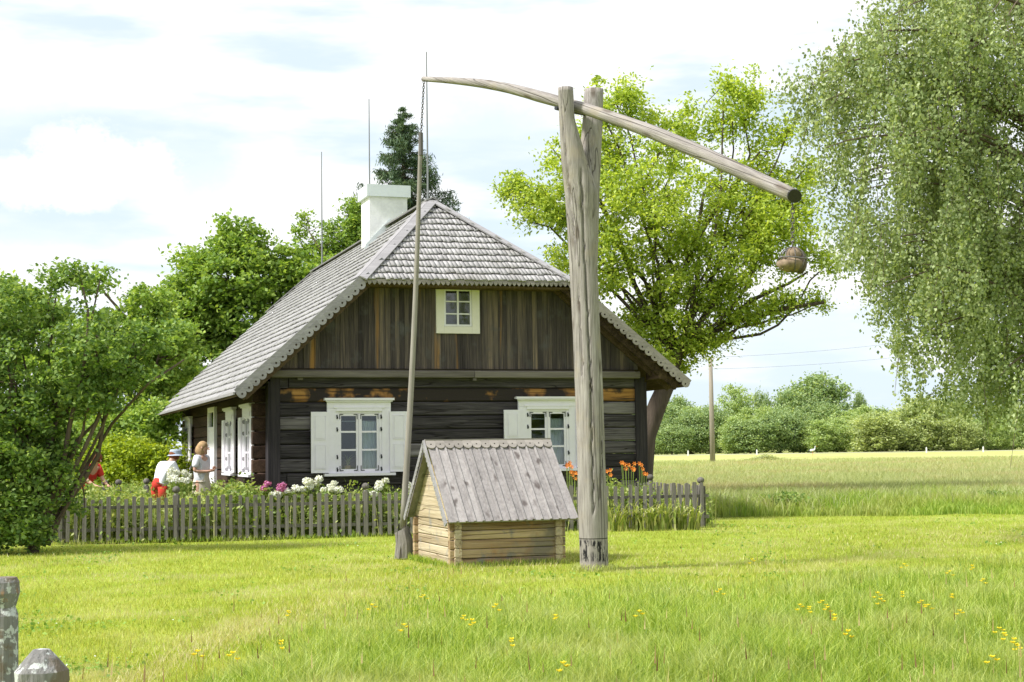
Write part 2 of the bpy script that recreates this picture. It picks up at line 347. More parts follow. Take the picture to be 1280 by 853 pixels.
class MB:
    def __init__(s): s.v = []; s.f = []; s.mi = []
    def poly(s, pts, mi=0):
        b = len(s.v); s.v += [tuple(p) for p in pts]; s.f.append(tuple(range(b, b+len(pts)))); s.mi.append(mi)
    def add(s, V, F, mi=0):
        b = len(s.v); s.v += [tuple(p) for p in V]; s.f += [tuple(b+i for i in f) for f in F]; s.mi += [mi]*len(F)
    def box(s, a, b, mi=0, bev=0.):
        x0, y0, z0 = [min(p, q) for p, q in zip(a, b)]; x1, y1, z1 = [max(p, q) for p, q in zip(a, b)]
        s.obox((( x0+x1)/2, (y0+y1)/2, (z0+z1)/2), (x1-x0, y1-y0, z1-z0), mi=mi, bev=bev)
    def obox(s, c, size, ax=((1, 0, 0), (0, 1, 0), (0, 0, 1)), mi=0, bev=0., jit=0.):
        """oriented box; bev chamfers the four long edges of the longest axis"""
        c = np.array(c, float); A = [norm(a) for a in ax]; h = [q/2 for q in size]
        l = int(np.argmax(size)); p, q = [(1, 2), (0, 2), (0, 1)][l]
        if bev <= 0: ring = [(-h[p], -h[q]), (h[p], -h[q]), (h[p], h[q]), (-h[p], h[q])]
        else:
            e = min(bev, h[p]*.8, h[q]*.8)
            ring = [(-h[p]+e, -h[q]), (h[p]-e, -h[q]), (h[p], -h[q]+e), (h[p], h[q]-e), (h[p]-e, h[q]), (-h[p]+e, h[q]), (-h[p], h[q]-e), (-h[p], -h[q]+e)]
        n = len(ring); V = []
        for sg in (-1, 1):
            for (a, b) in ring: V.append(c+A[l]*h[l]*sg+A[p]*(a+random.uniform(-jit, jit))+A[q]*(b+random.uniform(-jit, jit)))
        F = [tuple(range(n))[::-1], tuple(range(n, 2*n))]+[(i, (i+1) % n, n+(i+1) % n, n+i) for i in range(n)]
        s.add(V, F, mi)
    def beam(s, a, b, w, h, up=(0, 0, 1), mi=0, bev=0.):
        a = np.array(a, float); b = np.array(b, float); d = norm(b-a); sd = norm(np.cross(d, up)); u = np.cross(sd, d)
        s.obox((a+b)/2, (np.linalg.norm(b-a), w, h), (d, sd, u), mi, bev)
    def prism(s, poly, d0, d1, axis='y', mi=0):
        """extrude a 2-D outline (a, z) along v (axis y) or u (axis x)"""
        n = len(poly); f = (lambda a, z, d: (a, d, z)) if axis == 'y' else (lambda a, z, d: (d, a, z))
        V = [f(a, z, d0) for a, z in poly]+[f(a, z, d1) for a, z in poly]
        s.add(V, [tuple(range(n)), tuple(range(2*n-1, n-1, -1))]+[(i, n+i, n+(i+1) % n, (i+1) % n) for i in range(n)], mi)
    def tube(s, pts, rad, seg=8, mi=0, cap=True, rough=0., squash=1.):
        P = np.array(pts, float); n = len(P); rad = [rad]*n if np.isscalar(rad) else list(rad)
        T = np.gradient(P, axis=0) if n > 2 else np.array([P[1]-P[0]]*2)
        ref = np.array([0, 0, 1.]) if abs(norm(P[-1]-P[0])[2]) < .9 else np.array([1., 0, 0])
        V = []; F = []
        for i in range(n):
            t = norm(T[i]); a = norm(np.cross(t, ref)); b = np.cross(t, a)
            for j in range(seg):
                w = 2*math.pi*j/seg; r = rad[i]*(1+rough*random.uniform(-1, 1))
                V.append(P[i]+a*math.cos(w)*r+b*math.sin(w)*r*squash)
        for i in range(n-1):
            for j in range(seg):
                k = (j+1) % seg; F.append((i*seg+j, i*seg+k, (i+1)*seg+k, (i+1)*seg+j))
        if cap: F.append(tuple(range(seg))[::-1]); F.append(tuple(range((n-1)*seg, n*seg)))
        s.add(V, F, mi)
    def ball(s, c, r, seg=10, rings=7, mi=0, jit=0., sc=(1, 1, 1)):
        V = [(c[0], c[1], c[2]-r*sc[2])]; F = []
        for i in range(1, rings):
            ph = -math.pi/2+math.pi*i/rings
            for j in range(seg):
                w = 2*math.pi*j/seg; q = r*(1+random.uniform(-jit, jit))
                V.append((c[0]+q*math.cos(ph)*math.cos(w)*sc[0], c[1]+q*math.cos(ph)*math.sin(w)*sc[1], c[2]+q*math.sin(ph)*sc[2]))
        V.append((c[0], c[1], c[2]+r*sc[2])); t = len(V)-1
        for j in range(seg):
            k = (j+1) % seg; F.append((0, 1+k, 1+j)); F.append((t, t-seg+j, t-seg+k))
            for i in range(rings-2): a = 1+i*seg; F.append((a+j, a+k, a+seg+k, a+seg+j))
        s.add(V, F, mi)
    def build(s, name, mats, parent=None, smooth=False):
        me = bpy.data.meshes.new(name); me.from_pydata([tuple(map(float, p)) for p in s.v], [], s.f); 
        if not isinstance(mats, (list, tuple)): mats = [mats]
        for q in mats: me.materials.append(q)
        if len(mats) > 1: me.polygons.foreach_set('material_index', s.mi)
        me.update(); return link(name, me, None, parent, smooth)

# scalloped board with round holes: cells along P0->P1, hanging along 'down'
def scallop(mb, P0, P1, down, nrm, top, drop, pitch, hole, th=.025, seg=16, mi=0):
    P0 = np.array(P0, float); P1 = np.array(P1, float); d = norm(P1-P0); L_ = np.linalg.norm(P1-P0); n = max(1, round(L_/pitch)); w = L_/n
    down = norm(down); nrm = norm(nrm)
    for i in range(n):
        c0 = P0+d*(w*(i+.5)); hc = top                     # hole centre below the top edge
        outer = []; inner = []
        for j in range(seg):
            a = 2*math.pi*j/seg+.001; ca, sa = math.cos(a), math.sin(a)   # sa positive = down
            t = 1e9
            if abs(ca) > 1e-6: t = min(t, (w/2)/abs(ca))
            if sa < 0: t = min(t, hc/(-sa))
            else: 
                e = 1/math.sqrt((ca/(w/2))**2+(sa/drop)**2); t = min(t, e)
            outer.append((ca*t, hc+sa*t)); inner.append((ca*hole, hc+sa*hole))
        V = []
        for off in (0, th):
            for (a, b) in outer+inner: V.append(c0+d*a+down*b-nrm*off)
        F = []; m_ = seg*2
        for j in range(seg):
            k = (j+1) % seg
            F += [(j, k, seg+k, seg+j), (m_+j, m_+seg+j, m_+seg+k, m_+k), (j, m_+j, m_+k, k), (seg+j, seg+k, m_+seg+k, m_+seg+j)]
        mb.add(V, F, mi)

# ------------------------------------------------------------------ foliage generators
def leaves_mesh(name, P, size, mat, up=.4, elong=1.6, hang=0., jitter=.35, parent=None, nrm=None):
    """one small bent leaf (4 verts, diamond) at each point"""
    n = len(P); size = size*(1+jitter*RNG.uniform(-1, 1, n))
    N_ = RNG.normal(size=(n, 3)); N_[:, 2] = np.abs(N_[:, 2])*(1+up*2)
    if nrm is not None: N_ += nrm*1.2
    N_ /= np.linalg.norm(N_, axis=1)[:, None]
    D = RNG.normal(size=(n, 3)); D[:, 2] -= hang
    D -= N_*(D*N_).sum(1)[:, None]; D /= np.linalg.norm(D, axis=1)[:, None]
    S = np.cross(N_, D); h = size[:, None]
    V = np.stack([P-D*h*elong/2, P+S*h/2-D*h*.1, P+D*h*elong/2-N_*h*.15, P-S*h/2-D*h*.1], 1).reshape(-1, 3)
    F = np.arange(n*4).reshape(n, 4)
    return link(name, fastmesh(name, V, F), mat, parent)
def lobes_clumps(lobes, n, shell=.55):
    """clump centres spread through ellipsoid lobes, thicker near their outsides"""
    vol = np.array([l[1][0]*l[1][1]*l[1][2] for l in lobes])**.75; k = RNG.choice(len(lobes), n, p=vol/vol.sum())
    d = RNG.normal(size=(n, 3)); d /= np.linalg.norm(d, axis=1)[:, None]
    r = (shell+(1-shell)*RNG.random(n)**.6)[:, None]
    c = np.array([l[0] for l in lobes])[k]; R = np.array([l[1] for l in lobes])[k]
    return c+d*r*R, k, d
def crown(name, lobes, nclump, per, csize, lsize, mat, parent=None, shell=.4, flat=.6, origin=(0, 0, 0), **kw):
    cc, k, d = lobes_clumps(lobes, nclump, shell)
    sz = csize*RNG.uniform(.5, 1.35, nclump)
    P = np.repeat(cc, per, 0); q = RNG.normal(size=P.shape)*.5; q[:, 2] *= flat
    P = P+q*np.repeat(sz, per)[:, None]-np.asarray(origin)
    o = leaves_mesh(name, P, lsize, mat, parent=parent, **kw); return o, cc
def limb(mb, a, b, r0, r1, bend=.15, seg=6, n=6, sag=0.):
    a = np.array(a, float); b = np.array(b, float); L_ = np.linalg.norm(b-a)
    off = RNG.normal(size=3)*bend*L_*.5; t = np.linspace(0, 1, n)[:, None]
    P = a+(b-a)*t+off*(np.sin(t*math.pi))+np.array([0, 0, 1.])*sag*np.sin(t*math.pi)*L_
    P[1:-1] += RNG.normal(size=P[1:-1].shape)*L_*.018
    mb.tube(P, np.linspace(r0, r1, n), seg, cap=False); return P
def blades(name, P, h, w, mat, lean=.35, parent=None, curl=.5, kinked=True):
    n = len(P); h = h[:, None]; w = np.broadcast_to(w, (n,))[:, None]
    a = RNG.uniform(0, 2*math.pi, n); S = np.stack([np.cos(a), np.sin(a), a*0], 1)
    b = RNG.uniform(0, 2*math.pi, n); D = np.stack([np.cos(b), np.sin(b), b*0], 1)*(RNG.random(n)[:, None]*lean)
    Z = np.array([0, 0, 1.])
    if kinked:
        m_ = P+(Z*.6+D*.35)*h; t = P+(Z*(1-curl*.15)+D*1.2)*h
        V = np.stack([P-S*w/2, P+S*w/2, m_-S*w*.4, m_+S*w*.4, t], 1).reshape(-1, 3)
        i = np.arange(n)[:, None]*5
        F = np.concatenate([i+[[0, 1, 3]], i+[[0, 3, 2]], i+[[2, 3, 4]]], 1).reshape(-1, 3)
    else:
        V = np.stack([P-S*w/2, P+S*w/2, P+(Z+D)*h], 1).reshape(-1, 3); F = np.arange(n*3).reshape(n, 3)
    return link(name, fastmesh(name, V, F), mat, parent)

# ================================================================== SETTING
def terrain(P):
    x, y = P[..., 0], P[..., 1]
    return .03*np.sin(x*.9+1)*np.cos(y*.6)*np.clip((28-y)/10, 0, 1)+.02*np.sin(x*.35+y*.5)
def build_ground():
    ys = np.concatenate([np.linspace(-60, 6, 14), np.linspace(7, 60, 107), np.linspace(64, 400, 43), [600, 1000, 1800, 3000]])
    xs = np.concatenate([[-2500, -1200, -500, -250, -120], np.linspace(-60, 60, 121), [120, 250, 500, 1200, 2500]])
    X, Y = np.meshgrid(xs, ys); P = np.stack([X, Y, X*0], -1); P[..., 2] = terrain(P)*np.exp(-np.clip(np.abs(Y-18)-30, 0, 50)/8)
    n, k = X.shape; i = np.arange(n*k).reshape(n, k)
    F = np.stack([i[:-1, :-1], i[:-1, 1:], i[1:, 1:], i[1:, :-1]], -1).reshape(-1, 4)
    o = link('ground', fastmesh('ground', P.reshape(-1, 3), F), M['ground'], smooth=True); tag(o, kind='structure')
build_ground()
def zt(x, y): return float(terrain(np.array([x, y, 0.])))
# pale dry verge along the wood, a thin sheet just above the field
mb = MB(); mb.poly([(-80, 262, .03), (260, 262, .03), (260, 285, .03), (-80, 285, .03)]); tag(mb.build('field_track', M['dry']), kind='structure')

# ================================================================== HOUSE
HA = .33; HO = np.array([-4.61, 28.2, 0.]); HW = 7.73; HL = 15.0
hu = np.array([math.cos(HA), math.sin(HA), 0]); hv = np.array([-math.sin(HA), math.cos(HA), 0])
def HPt(u, v, z): return HO+hu*u+hv*v+np.array([0, 0, z])
def on_front(x, y, v=0.):     # pixel -> (u, z) on a plane parallel to the front wall
    d = px_dir(x, y); o = np.array([0, 0, EYE]); n = hv; t = ((HO+hv*v-o)@n)/(d@n); p = o+d*t; return (p-HO)@hu, p[2]
def on_side(x, y, u=0.):
    d = px_dir(x, y); o = np.array([0, 0, EYE]); n = hu; t = ((HO+hu*u-o)@n)/(d@n); p = o+d*t; return (p-HO)@hv, p[2]
house = empty('log_house', HO, HA)
tag(house, 'old dark log house with grey shingle roof and white shutters', 'house')
FV = -.7                                            # front roof overhang
EL = (-.75, 2.60); ER_ = (8.44, 2.79)               # eave edges (u, z)
uL, zL = on_front(452, 349, FV); uR, zR = on_front(714, 352.5, FV)
HIPL = np.array([uL, FV, zL]); HIPR = np.array([uR, FV, zR]); SLL = (zL-EL[1])/(uL-EL[0]); AZ = EL[1]+SLL*(3.78-EL[0]); APEX = np.array([3.78, 2.0, AZ])
RB = HL+.45; REND = np.array([3.78, HL-.4, AZ])
EFL = np.array([EL[0], FV, EL[1]]); EFR = np.array([ER_[0], FV, ER_[1]])
EBL = np.array([EL[0], RB, EL[1]]); EBR = np.array([ER_[0], RB, 2.74])
HBL = np.array([uL+.9, RB, zL+.9*SLL]); SRU = (AZ-zR)/(uR-3.78); HBR = np.array([uR-.9, RB, zR+.9*SRU]); KBR = np.array([uR, RB, zR])
def roofz(u):                                       # underside of the roof over the front wall
    if u < APEX[0]: return EL[1]+(u-EL[0])*(zL-EL[1])/(uL-EL[0])
    return ER_[1]+(ER_[0]-u)*(zR-ER_[1])/(ER_[0]-uR)
# window positions on the walls: centre u and z range
WIN_C = [(on_front(448, 500)[0]), (on_front(683.4, 500)[0])]
SIDE_V = [on_side(312, 550)[0], on_side(290, 550)[0], on_side(237, 550)[0]]; DOOR_V = on_side(267, 550)[0]
def cut(a, b, holes):
    segs = [(a, b)]
    for (p, q) in holes:
        new = []
        for (s0, s1) in segs:
            if q <= s0 or p >= s1: new.append((s0, s1)); continue
            if p > s0: new.append((s0, p))
            if q < s1: new.append((q, s1))
        segs = new
    return segs
def front_wall():
    mb = MB(); z = .3; k = 0; hs = .27
    while z < 2.98:
        z1 = min(z+hs, 3.0); streak = 2.44 < z+.02 < 2.6
        holes = [(c-.42, c+.42) for c in WIN_C] if (z1 > 1.15 and z < 2.24) else []
        for (a, b) in cut(.12, HW-.12, holes):
            cuts = [a]+sorted(random.uniform(a, b) for _ in range(1 if b-a > 3.5 else 0))+[b]
            for p, q in zip(cuts[:-1], cuts[1:]):
                mb.obox(((p+q)/2, .09+random.uniform(0, .012), (z+z1)/2), (q-p-.004, .18, z1-z-.012), mi=1 if streak else 0, bev=.022, jit=.004)
        z = z1; k += 1
    return mb.build('front_wall', [M['log_dark'], M['log_streak']], house)
front_wall()
def side_wall(u0, u1, name, holes_v, mat):
    mb = MB(); z = .3
    while z < 2.7:
        z1 = min(z+.27, 2.75)
        hs = [(v-.42, v+.42) for v in holes_v] if (z1 > 1.15 and z < 2.24) else []
        if name == 'left_wall' and z < 2.35: hs = hs+[(DOOR_V-.5, DOOR_V+.5)]
        for (a, b) in cut(.0, HL, hs): mb.obox(((u0+u1)/2, (a+b)/2, (z+z1)/2), (u1-u0, b-a, z1-z-.012), bev=.02, jit=.004)
        z = z1
    mb.build(name, mat, house)
side_wall(0, .17, 'left_wall', SIDE_V, M['log_side']); side_wall(HW-.17, HW, 'right_wall', [], M['log_side'])
mb = MB()
for k in range(10): mb.obox((HW/2, HL-.09, .3+.27*k+.135), (HW-.4, .18, .258), bev=.02)
mb.prism([(.1, 3.0), (HW-.1, 3.0), (HBR[0], HBR[2]-.2), (HBL[0], HBL[2]-.2)], HL-.16, HL-.04, 'y'); mb.build('rear_wall', M['log_dark'], house)
mb = MB(); mb.box((-.03, -.03, 0), (HW+.03, .2, .3)); mb.box((-.03, .2, 0), (.2, HL-.2, .3)); mb.box((HW-.2, .2, 0), (HW+.03, HL-.2, .3)); mb.box((-.03, HL-.2, 0), (HW+.03, HL, .3)); mb.build('foundation', M['foundation'], house)
mb = MB(); mb.box((.2, .2, .31), (HW-.2, HL-.2, .36)); mb.box((.2, .2, 2.8), (HW-.2, HL-.2, 2.86)); mb.box((.2, 3.2, .36), (HW-.2, 3.3, 2.8)); mb.build('room_lining', M['interior'], house)
# corner covers and protruding log ends
for a_, b_ in (((-.02, -.05, .3), (.17, -.004, 2.96)), ((HW-.19, -.05, .3), (HW+.02, -.004, 2.96)), ((-.06, -.05, .3), (-.024, .26, 2.85)), ((HW+.024, -.05, .3), (HW+.06, .26, 2.85))):
    mb = MB(); mb.box(a_, b_); mb.build('corner_board', M['post_cover'], house)
mb = MB()
for k in range(9):
    z = .3+.27*k
    mb.box((-.30, .30, z+.01), (-.01, .48, z+.26), bev=.02)
mb.build('log_ends', M['log_side'], house)
# upper gable of vertical boards
mb = MB(); u = .12; 
mb2 = MB()
while u < HW-.12:
    w = random.uniform(.085, .125); a, b = u, min(u+w-.004, HW-.12)
    za = min(roofz(a)-.06, 4.86); zb = min(roofz(b)-.06, 4.86); y0 = -.035+random.uniform(-.006, .006)
    if za > 3.14 and zb > 3.14: mb.prism([(a, 3.11), (b, 3.11), (b, zb), (a, za)], y0, .0)
    u += w
mb.build('gable_boards', M['board_dark'], house)
mb = MB(); mb.prism([(.1, 3.0), (HW-.1, 3.0), (uR, zR-.05), (uL, zL-.05)], .004, .12); mb.build('gable_backing', M['interior'], house)
zb = on_front(500, 468)[1]
mb = MB()
for a, b in ((.0, 4.02), (4.03, HW-.13)): mb.box((a, -.17, zb-.075), (b, -.006, zb+.065), bev=.012)
mb.box((4.0, -.14, zb-.13), (4.07, -.02, zb-.08)); mb.box((.5, -.1, zb-.12), (.6, -.02, zb-.08)); mb.box((6.6, -.1, zb-.12), (6.7, -.02, zb-.08))
mb.build('tie_beam', M['beam_grey'], house)
# bargeboard rafters in the wall plane + purlin ends + soffit
mb = MB()
for (P, Q, sg) in ((EFL, HIPL, 1), (EFR, HIPR, -1)):
    for v in (-.14, -.50):
        a = P+(Q-P)*.07; a = np.array([a[0], v, a[2]-.20]); b = np.array([Q[0]+.2*sg, v, Q[2]-.02]); mb.beam(a, b, .09, .15, mi=0)
    n = 13
    for k in range(n):                              # battens under the shingles
        t = (k+.5)/n; c = P+(Q-P)*t; mb.box((c[0]-.035, FV+.03, c[2]-.115), (c[0]+.035, .0, c[2]-.075))
for k in range(3): mb.box((HIPL[0], FV+.1+.2*k, zL-.10), (HIPR[0], FV+.16+.2*k, zL-.06))
mb.box((-.3, FV+.15, zb-.10), (-.12, .1, zb+.06)); mb.box((HW+.12, FV+.15, zb-.10), (HW+.3, .1, zb+.06))
mb.build('rafters', M['timber_brown'], house)

# roof: shell, shingles, caps, fascias
roofmb = MB(); th = np.array([0, 0, -.06])
for P in ((EFL, EBL, HBL, REND, APEX, HIPL), (EFR, HIPR, KBR, EBR), (HIPR, APEX, REND, HBR, KBR), (HIPL, APEX, HIPR), (HBL, HBR, REND)):
    roofmb.poly(P if P[0] is not EFL else P); 
    Q = [p+th for p in P]; roofmb.poly(Q[::-1])
    for i in range(len(P)): roofmb.poly([P[i], P[(i+1) % len(P)], Q[(i+1) % len(P)], Q[i]])
roof = roofmb.build('roof', M['timber_brown'], house)
def inside(p, poly):
    r = False; n = len(poly)
    for i in range(n):
        (x0, y0), (x1, y1) = poly[i], poly[(i+1) % n]
        if (y0 > p[1]) != (y1 > p[1]) and p[0] < (x1-x0)*(p[1]-y0)/(y1-y0)+x0: r = not r
    return r
def shingles(name, O, along, slope, poly3, width, expo, mat, wj=.25, lift=.012, course_th=.022):
    """courses of separate shingles lying on one roof plane; O origin at the eave"""
    O = np.array(O, float); A = norm(along); S = np.array(slope, float); S = norm(S-A*(S@A)); Nn = norm(np.cross(A, S)); 
    if Nn[2] < 0: Nn = -Nn
    poly = [((np.array(p)-O)@A, (np.array(p)-O)@S) for p in poly3]
    a0, a1 = min(p[0] for p in poly), max(p[0] for p in poly); s1 = max(p[1] for p in poly)
    V = []; F = []; s = -.03; row = 0
    while s < s1:
        a = a0-random.uniform(0, width)
        while a < a1:
            w = width*random.uniform(1-wj, 1+wj); c = (a+w/2, s+expo*.45)
            if inside(c, poly) or (s < .05 and inside((c[0], .04), poly)):
                aa, ab = max(a, a0), min(a+w-.006, a1)
                jl = random.uniform(-.030, .018); z0 = course_th+lift+random.uniform(0, .010); z1 = lift*.4; ln = expo*1.15
                # clip the row ends against the sloping borders
                if ab-aa > .02:
                    b = len(V)
                    def pt(x, y, z): return O+A*x+S*y+Nn*z
                    V += [pt(aa, s+jl, z0), pt(ab, s+jl, z0), pt(ab, s+ln, z1), pt(aa, s+ln, z1), pt(aa, s+jl, z0-course_th), pt(ab, s+jl, z0-course_th), pt(ab, s+ln, z1-.004), pt(aa, s+ln, z1-.004)]
                    F += [(b, b+1, b+2, b+3), (b+4, b+7, b+6, b+5), (b, b+4, b+5, b+1), (b+1, b+5, b+6, b+2), (b+3, b+2, b+6, b+7), (b, b+3, b+7, b+4)]
            a += w
        s += expo; row += 1
    return link(name, fastmesh(name, np.array(V), np.array(F)), mat, roof)
# shift shingle origins a little above the shell
up = np.array([0, 0, .006])
shingles('front_shingles', HIPL+up, HIPR-HIPL, APEX-HIPL, (HIPL, HIPR, APEX), .085, .262, M['shingle_front'], course_th=.026)
shingles('left_shingles', EFL+up, EBL-EFL, HIPL-EFL, (EFL, EBL, HBL, REND, APEX, HIPL), .10, .262, M['shingle'], course_th=.026)
shingles('right_shingles', EFR+up, EBR-EFR, HIPR-EFR, (EFR, EBR, KBR, HIPR), .2, .262, M['shingle'], course_th=.026)
shingles('right_upper_shingles', HIPR+up, KBR-HIPR, APEX-HIPR, (HIPR, KBR, HBR, REND, APEX), .2, .262, M['shingle'], course_th=.026)
mb = MB()
def cap(P, Q, w=.17, th_=.03, lift=.085, side=0):
    """two boards laid over a hip"""
    P = np.array(P, float); Q = np.array(Q, float); d = norm(Q-P)
    for sg, dn in ((1, .5), (-1, .5)):
        sd = norm(np.cross(d, (0, 0, 1)))*sg; sl_ = norm(sd-np.array([0, 0, .42])); nn = norm(np.cross(d, sl_)); nn = nn if nn[2] > 0 else -nn
        mb.obox((P+Q)/2+sl_*w/2+np.array([0, 0, lift]), (np.linalg.norm(Q-P), w, th_), (d, sl_, nn))
cap(HIPL+np.array([-.05, -.04, -.04]), APEX+np.array([0, 0, .02])); cap(HIPR+np.array([.05, -.04, -.04]), APEX+np.array([0, 0, .02]), w=.13); cap(APEX+np.array([0, -.12, 0.02]), REND, w=.16); cap(HBL, REND); cap(HBR, REND)
mb.build('ridge_caps', M['trim_grey'], roof)
mb = MB()
mb.beam(EFL+np.array([-.02, -.03, .03]), HIPL+np.array([.0, -.03, .03]), .03, .10)
scallop(mb, EFL+np.array([-.02, -.05, .0]), HIPL+np.array([0, -.05, .0]), (.62, 0, -.78), (0, -1, 0), .085, .075, .17, .020)
mb.beam(EFL+np.array([-.05, -.02, .0]), EBL+np.array([-.05, 0, 0]), .03, .05)
mb.build('left_fascia', M['trim_grey'], roof)
mb = MB()
mb.beam(EFR+np.array([.02, -.03, .03]), HIPR+np.array([.0, -.03, .03]), .03, .09)
scallop(mb, HIPR+np.array([0, -.05, 0]), EFR+np.array([.02, -.05, .0]), (-.62, 0, -.78), (0, -1, 0), .075, .065, .17, .020)
mb.build('right_fascia', M['trim_shade'], roof)
mb = MB(); mb.beam(HIPL+np.array([0, -.02, -.02]), HIPR+np.array([0, -.02, -.02]), .03, .05)
n = 44
for k in range(n):                                   # small pointed valance
    a = HIPL+(HIPR-HIPL)*((k+.08)/n); b = HIPL+(HIPR-HIPL)*((k+.92)/n); o_ = np.array([0, -.045, -.035]); c = (a+b)/2
    pts = [a+o_, b+o_, b+o_+np.array([0, 0, -.03]), c+o_+np.array([0, 0, -.075]), a+o_+np.array([0, 0, -.03])]
    q = [p+np.array([0, .02, 0]) for p in pts]
    mb.add(pts+q, [(4, 3, 2, 1, 0), (5, 6, 7, 8, 9)]+[(i, (i+1) % 5, 5+(i+1) % 5, 5+i) for i in range(5)])
mb.build('front_valance', M['trim_shade'], roof)
# chimney straddling the ridge
cv = 6.0; mb = MB(); cu = 3.74
mb.box((cu-.46, cv-.42, 5.6), (cu+.46, cv+.42, 7.55)); chim = mb.build('chimney', M['plaster'], house)
mb = MB(); mb.box((cu-.53, cv-.49, 7.50), (cu+.53, cv+.49, 7.78)); mb.box((cu-.42, cv-.37, 7.782), (cu+.42, cv+.37, 7.80)); mb.build('chimney_cap', M['zinc'], chim)
mb = MB()
zc = lambda u: EL[1]+(u-EL[0])*(APEX[2]-EL[1])/(APEX[0]-EL[0])
mb.prism([(cu-.62, zc(cu-.62)-.02), (APEX[0], APEX[2]), (APEX[0], APEX[2]+.22), (cu-.56, zc(cu-.56)+.14)], cv-.45, cv-.425)
mb.build('chimney_flashing', M['zinc'], chim)

# windows
def make_window(name, parent, loc, rz, curtain=True, pot=False, detail=True):
    w = MB()      # local: x right, y into the wall, z up; z as on the wall
    # casings
    w.box((-.63, -.060, 1.10), (-.45, .0, 2.34)); w.box((.45, -.060, 1.10), (.63, .0, 2.34)); w.box((-.63, -.062, 2.343), (.63, .0, 2.488))
    w.box((-.455, -.078, 2.28), (.455, -.002, 2.338)); w.box((-.50, -.082, 2.34), (.50, -.064, 2.365))
    w.box((-.69, -.125, 2.49), (.69, .0, 2.535)); w.box((-.66, -.10, 2.462), (.66, -.064, 2.487))
    w.box((-.448, -.05, 1.11), (-.40, .12, 2.28)); w.box((.40, -.05, 1.11), (.448, .12, 2.28)); w.box((-.398, -.05, 2.245), (.398, .12, 2.278))
    fr = w.build(name, M['white_paint'], parent); fr.location = loc; fr.rotation_euler = (0, 0, rz)
    s = MB(); s.box((-.70, -.14, 1.035), (.70, .0, 1.085)); s.box((-.60, -.08, 1.087), (.60, .1, 1.11)); s.build('sill', M['white_paint'], fr)
    for sg in (-1, 1):
        s = MB(); a, b = (-.398, -.012) if sg < 0 else (.012, .398)
        y0, y1 = -.035, .005
        s.box((a, y0, 1.112), (a+.045, y1, 2.243)); s.box((b-.045, y0, 1.112), (b, y1, 2.243))
        s.box((a+.047, y0, 1.112), (b-.047, y1, 1.165)); s.box((a+.047, y0, 2.19), (b-.047, y1, 2.243))
        for zz in (1.515, 1.865): s.box((a+.047, y0+.004, zz), (b-.047, y1-.004, zz+.035))
        s.build('sash', M['white_paint'], fr)
        s = MB(); s.box((a+.04, -.018, 1.15), (b-.04, -.012, 2.20)); s.build('pane', M['glass'], fr)
    s = MB(); s.box((-.010, -.05, 1.112), (.010, -.037, 2.243)); s.build('sash_bead', M['white_paint'], fr)
    for sg in (-1, 1):
        s = MB(); a, b = (-.95, -.60) if sg < 0 else (.60, .95); y0, y1 = -.10, -.065
        s.box((a, y0, 1.10), (b, y1, 2.27))
        for (z0, z1) in ((1.20, 1.62), (1.76, 2.18)):
            s.box((a+.085, y0-.012, z0), (b-.085, y0+.002, z1)); 
            for (p, q, r, t) in ((a+.06, b-.06, z0-.025, z0-.010), (a+.06, b-.06, z1+.010, z1+.025)): s.box((p, y0-.010, r), (q, y0+.001, t))
            s.box((a+.06, y0-.010, z0-.008), (a+.072, y0+.001, z1+.008)); s.box((b-.072, y0-.010, z0-.008), (b-.06, y0+.001, z1+.008))
        s.build('shutter', M['white_paint'], fr)
    if detail:
        for (x, z, dx, dz) in ((-.385, 2.225, 1, -1), (-.03, 2.225, -1, -1), (.03, 2.225, 1, -1), (.385, 2.225, -1, -1), (-.385, 1.13, 1, 1), (-.03, 1.13, -1, 1), (.03, 1.13, 1, 1), (.385, 1.13, -1, 1)):
            s = MB(); s.box((x, -.043, z), (x+.075*dx, -.0365, z+.016*dz)); s.box((x, -.0435, z), (x+.014*dx, -.0365, z+.10*dz)); s.build('corner_iron', M['iron'], fr)
        for x in (-.435, .435):
            for z in (2.17, 1.93, 1.40, 1.16): s = MB(); s.box((x-.012, -.064, z-.04), (x+.012, -.052, z+.04)); s.tube([(x-.02, -.075, z+.03), (x+.01, -.085, z), (x+.01, -.075, z-.03)], .007, 5); s.build('hinge', M['iron'], fr)
    if curtain:
        V = []; n = 26
        for i in range(n+1):
            x = -.0+.40*i/n; y = .13+.018*math.sin(i*1.35)
            V += [(x, y, 1.12), (x, y, 2.08)]
        F = [(2*i, 2*i+2, 2*i+3, 2*i+1) for i in range(n)]
        V2 = [(x, y+.004, z) for x, y, z in V]
        s = MB(); s.add(V, F); s.add(V2, [f[::-1] for f in F]); s.tube([(-.4, .12, 2.09), (.4, .12, 2.09)], .008, 6); s.build('curtain', M['curtain'], fr, smooth=True)
    if pot:
        s = MB(); s.tube([(-.20, .11, 1.13), (-.20, .11, 1.23), (-.20, .11, 1.235)], [.045, .065, .068], 14); s.build('flower_pot', M['terracotta'], fr)
        P = np.repeat(np.array([[-.20, .11, 1.23]]), 26, 0); q = blades('pot_plant', P, RNG.uniform(.12, .26, 26), .018, M['leaf_iris'], 1.3, fr)
    return fr
W1 = make_window('window', house, (WIN_C[0], 0, 0), 0, True, True); W2 = make_window('window', house, (WIN_C[1], 0, 0), 0, True, False)
dz2 = on_front(683.4, 586)[1]-on_front(448, 594)[1]
W2.location.z = .02
for v in SIDE_V:
    w_ = make_window('window', house, (0, v, -.02), -math.pi/2, True, False, True); w_['label'] = 'window in the left side wall with its shutters folded back'
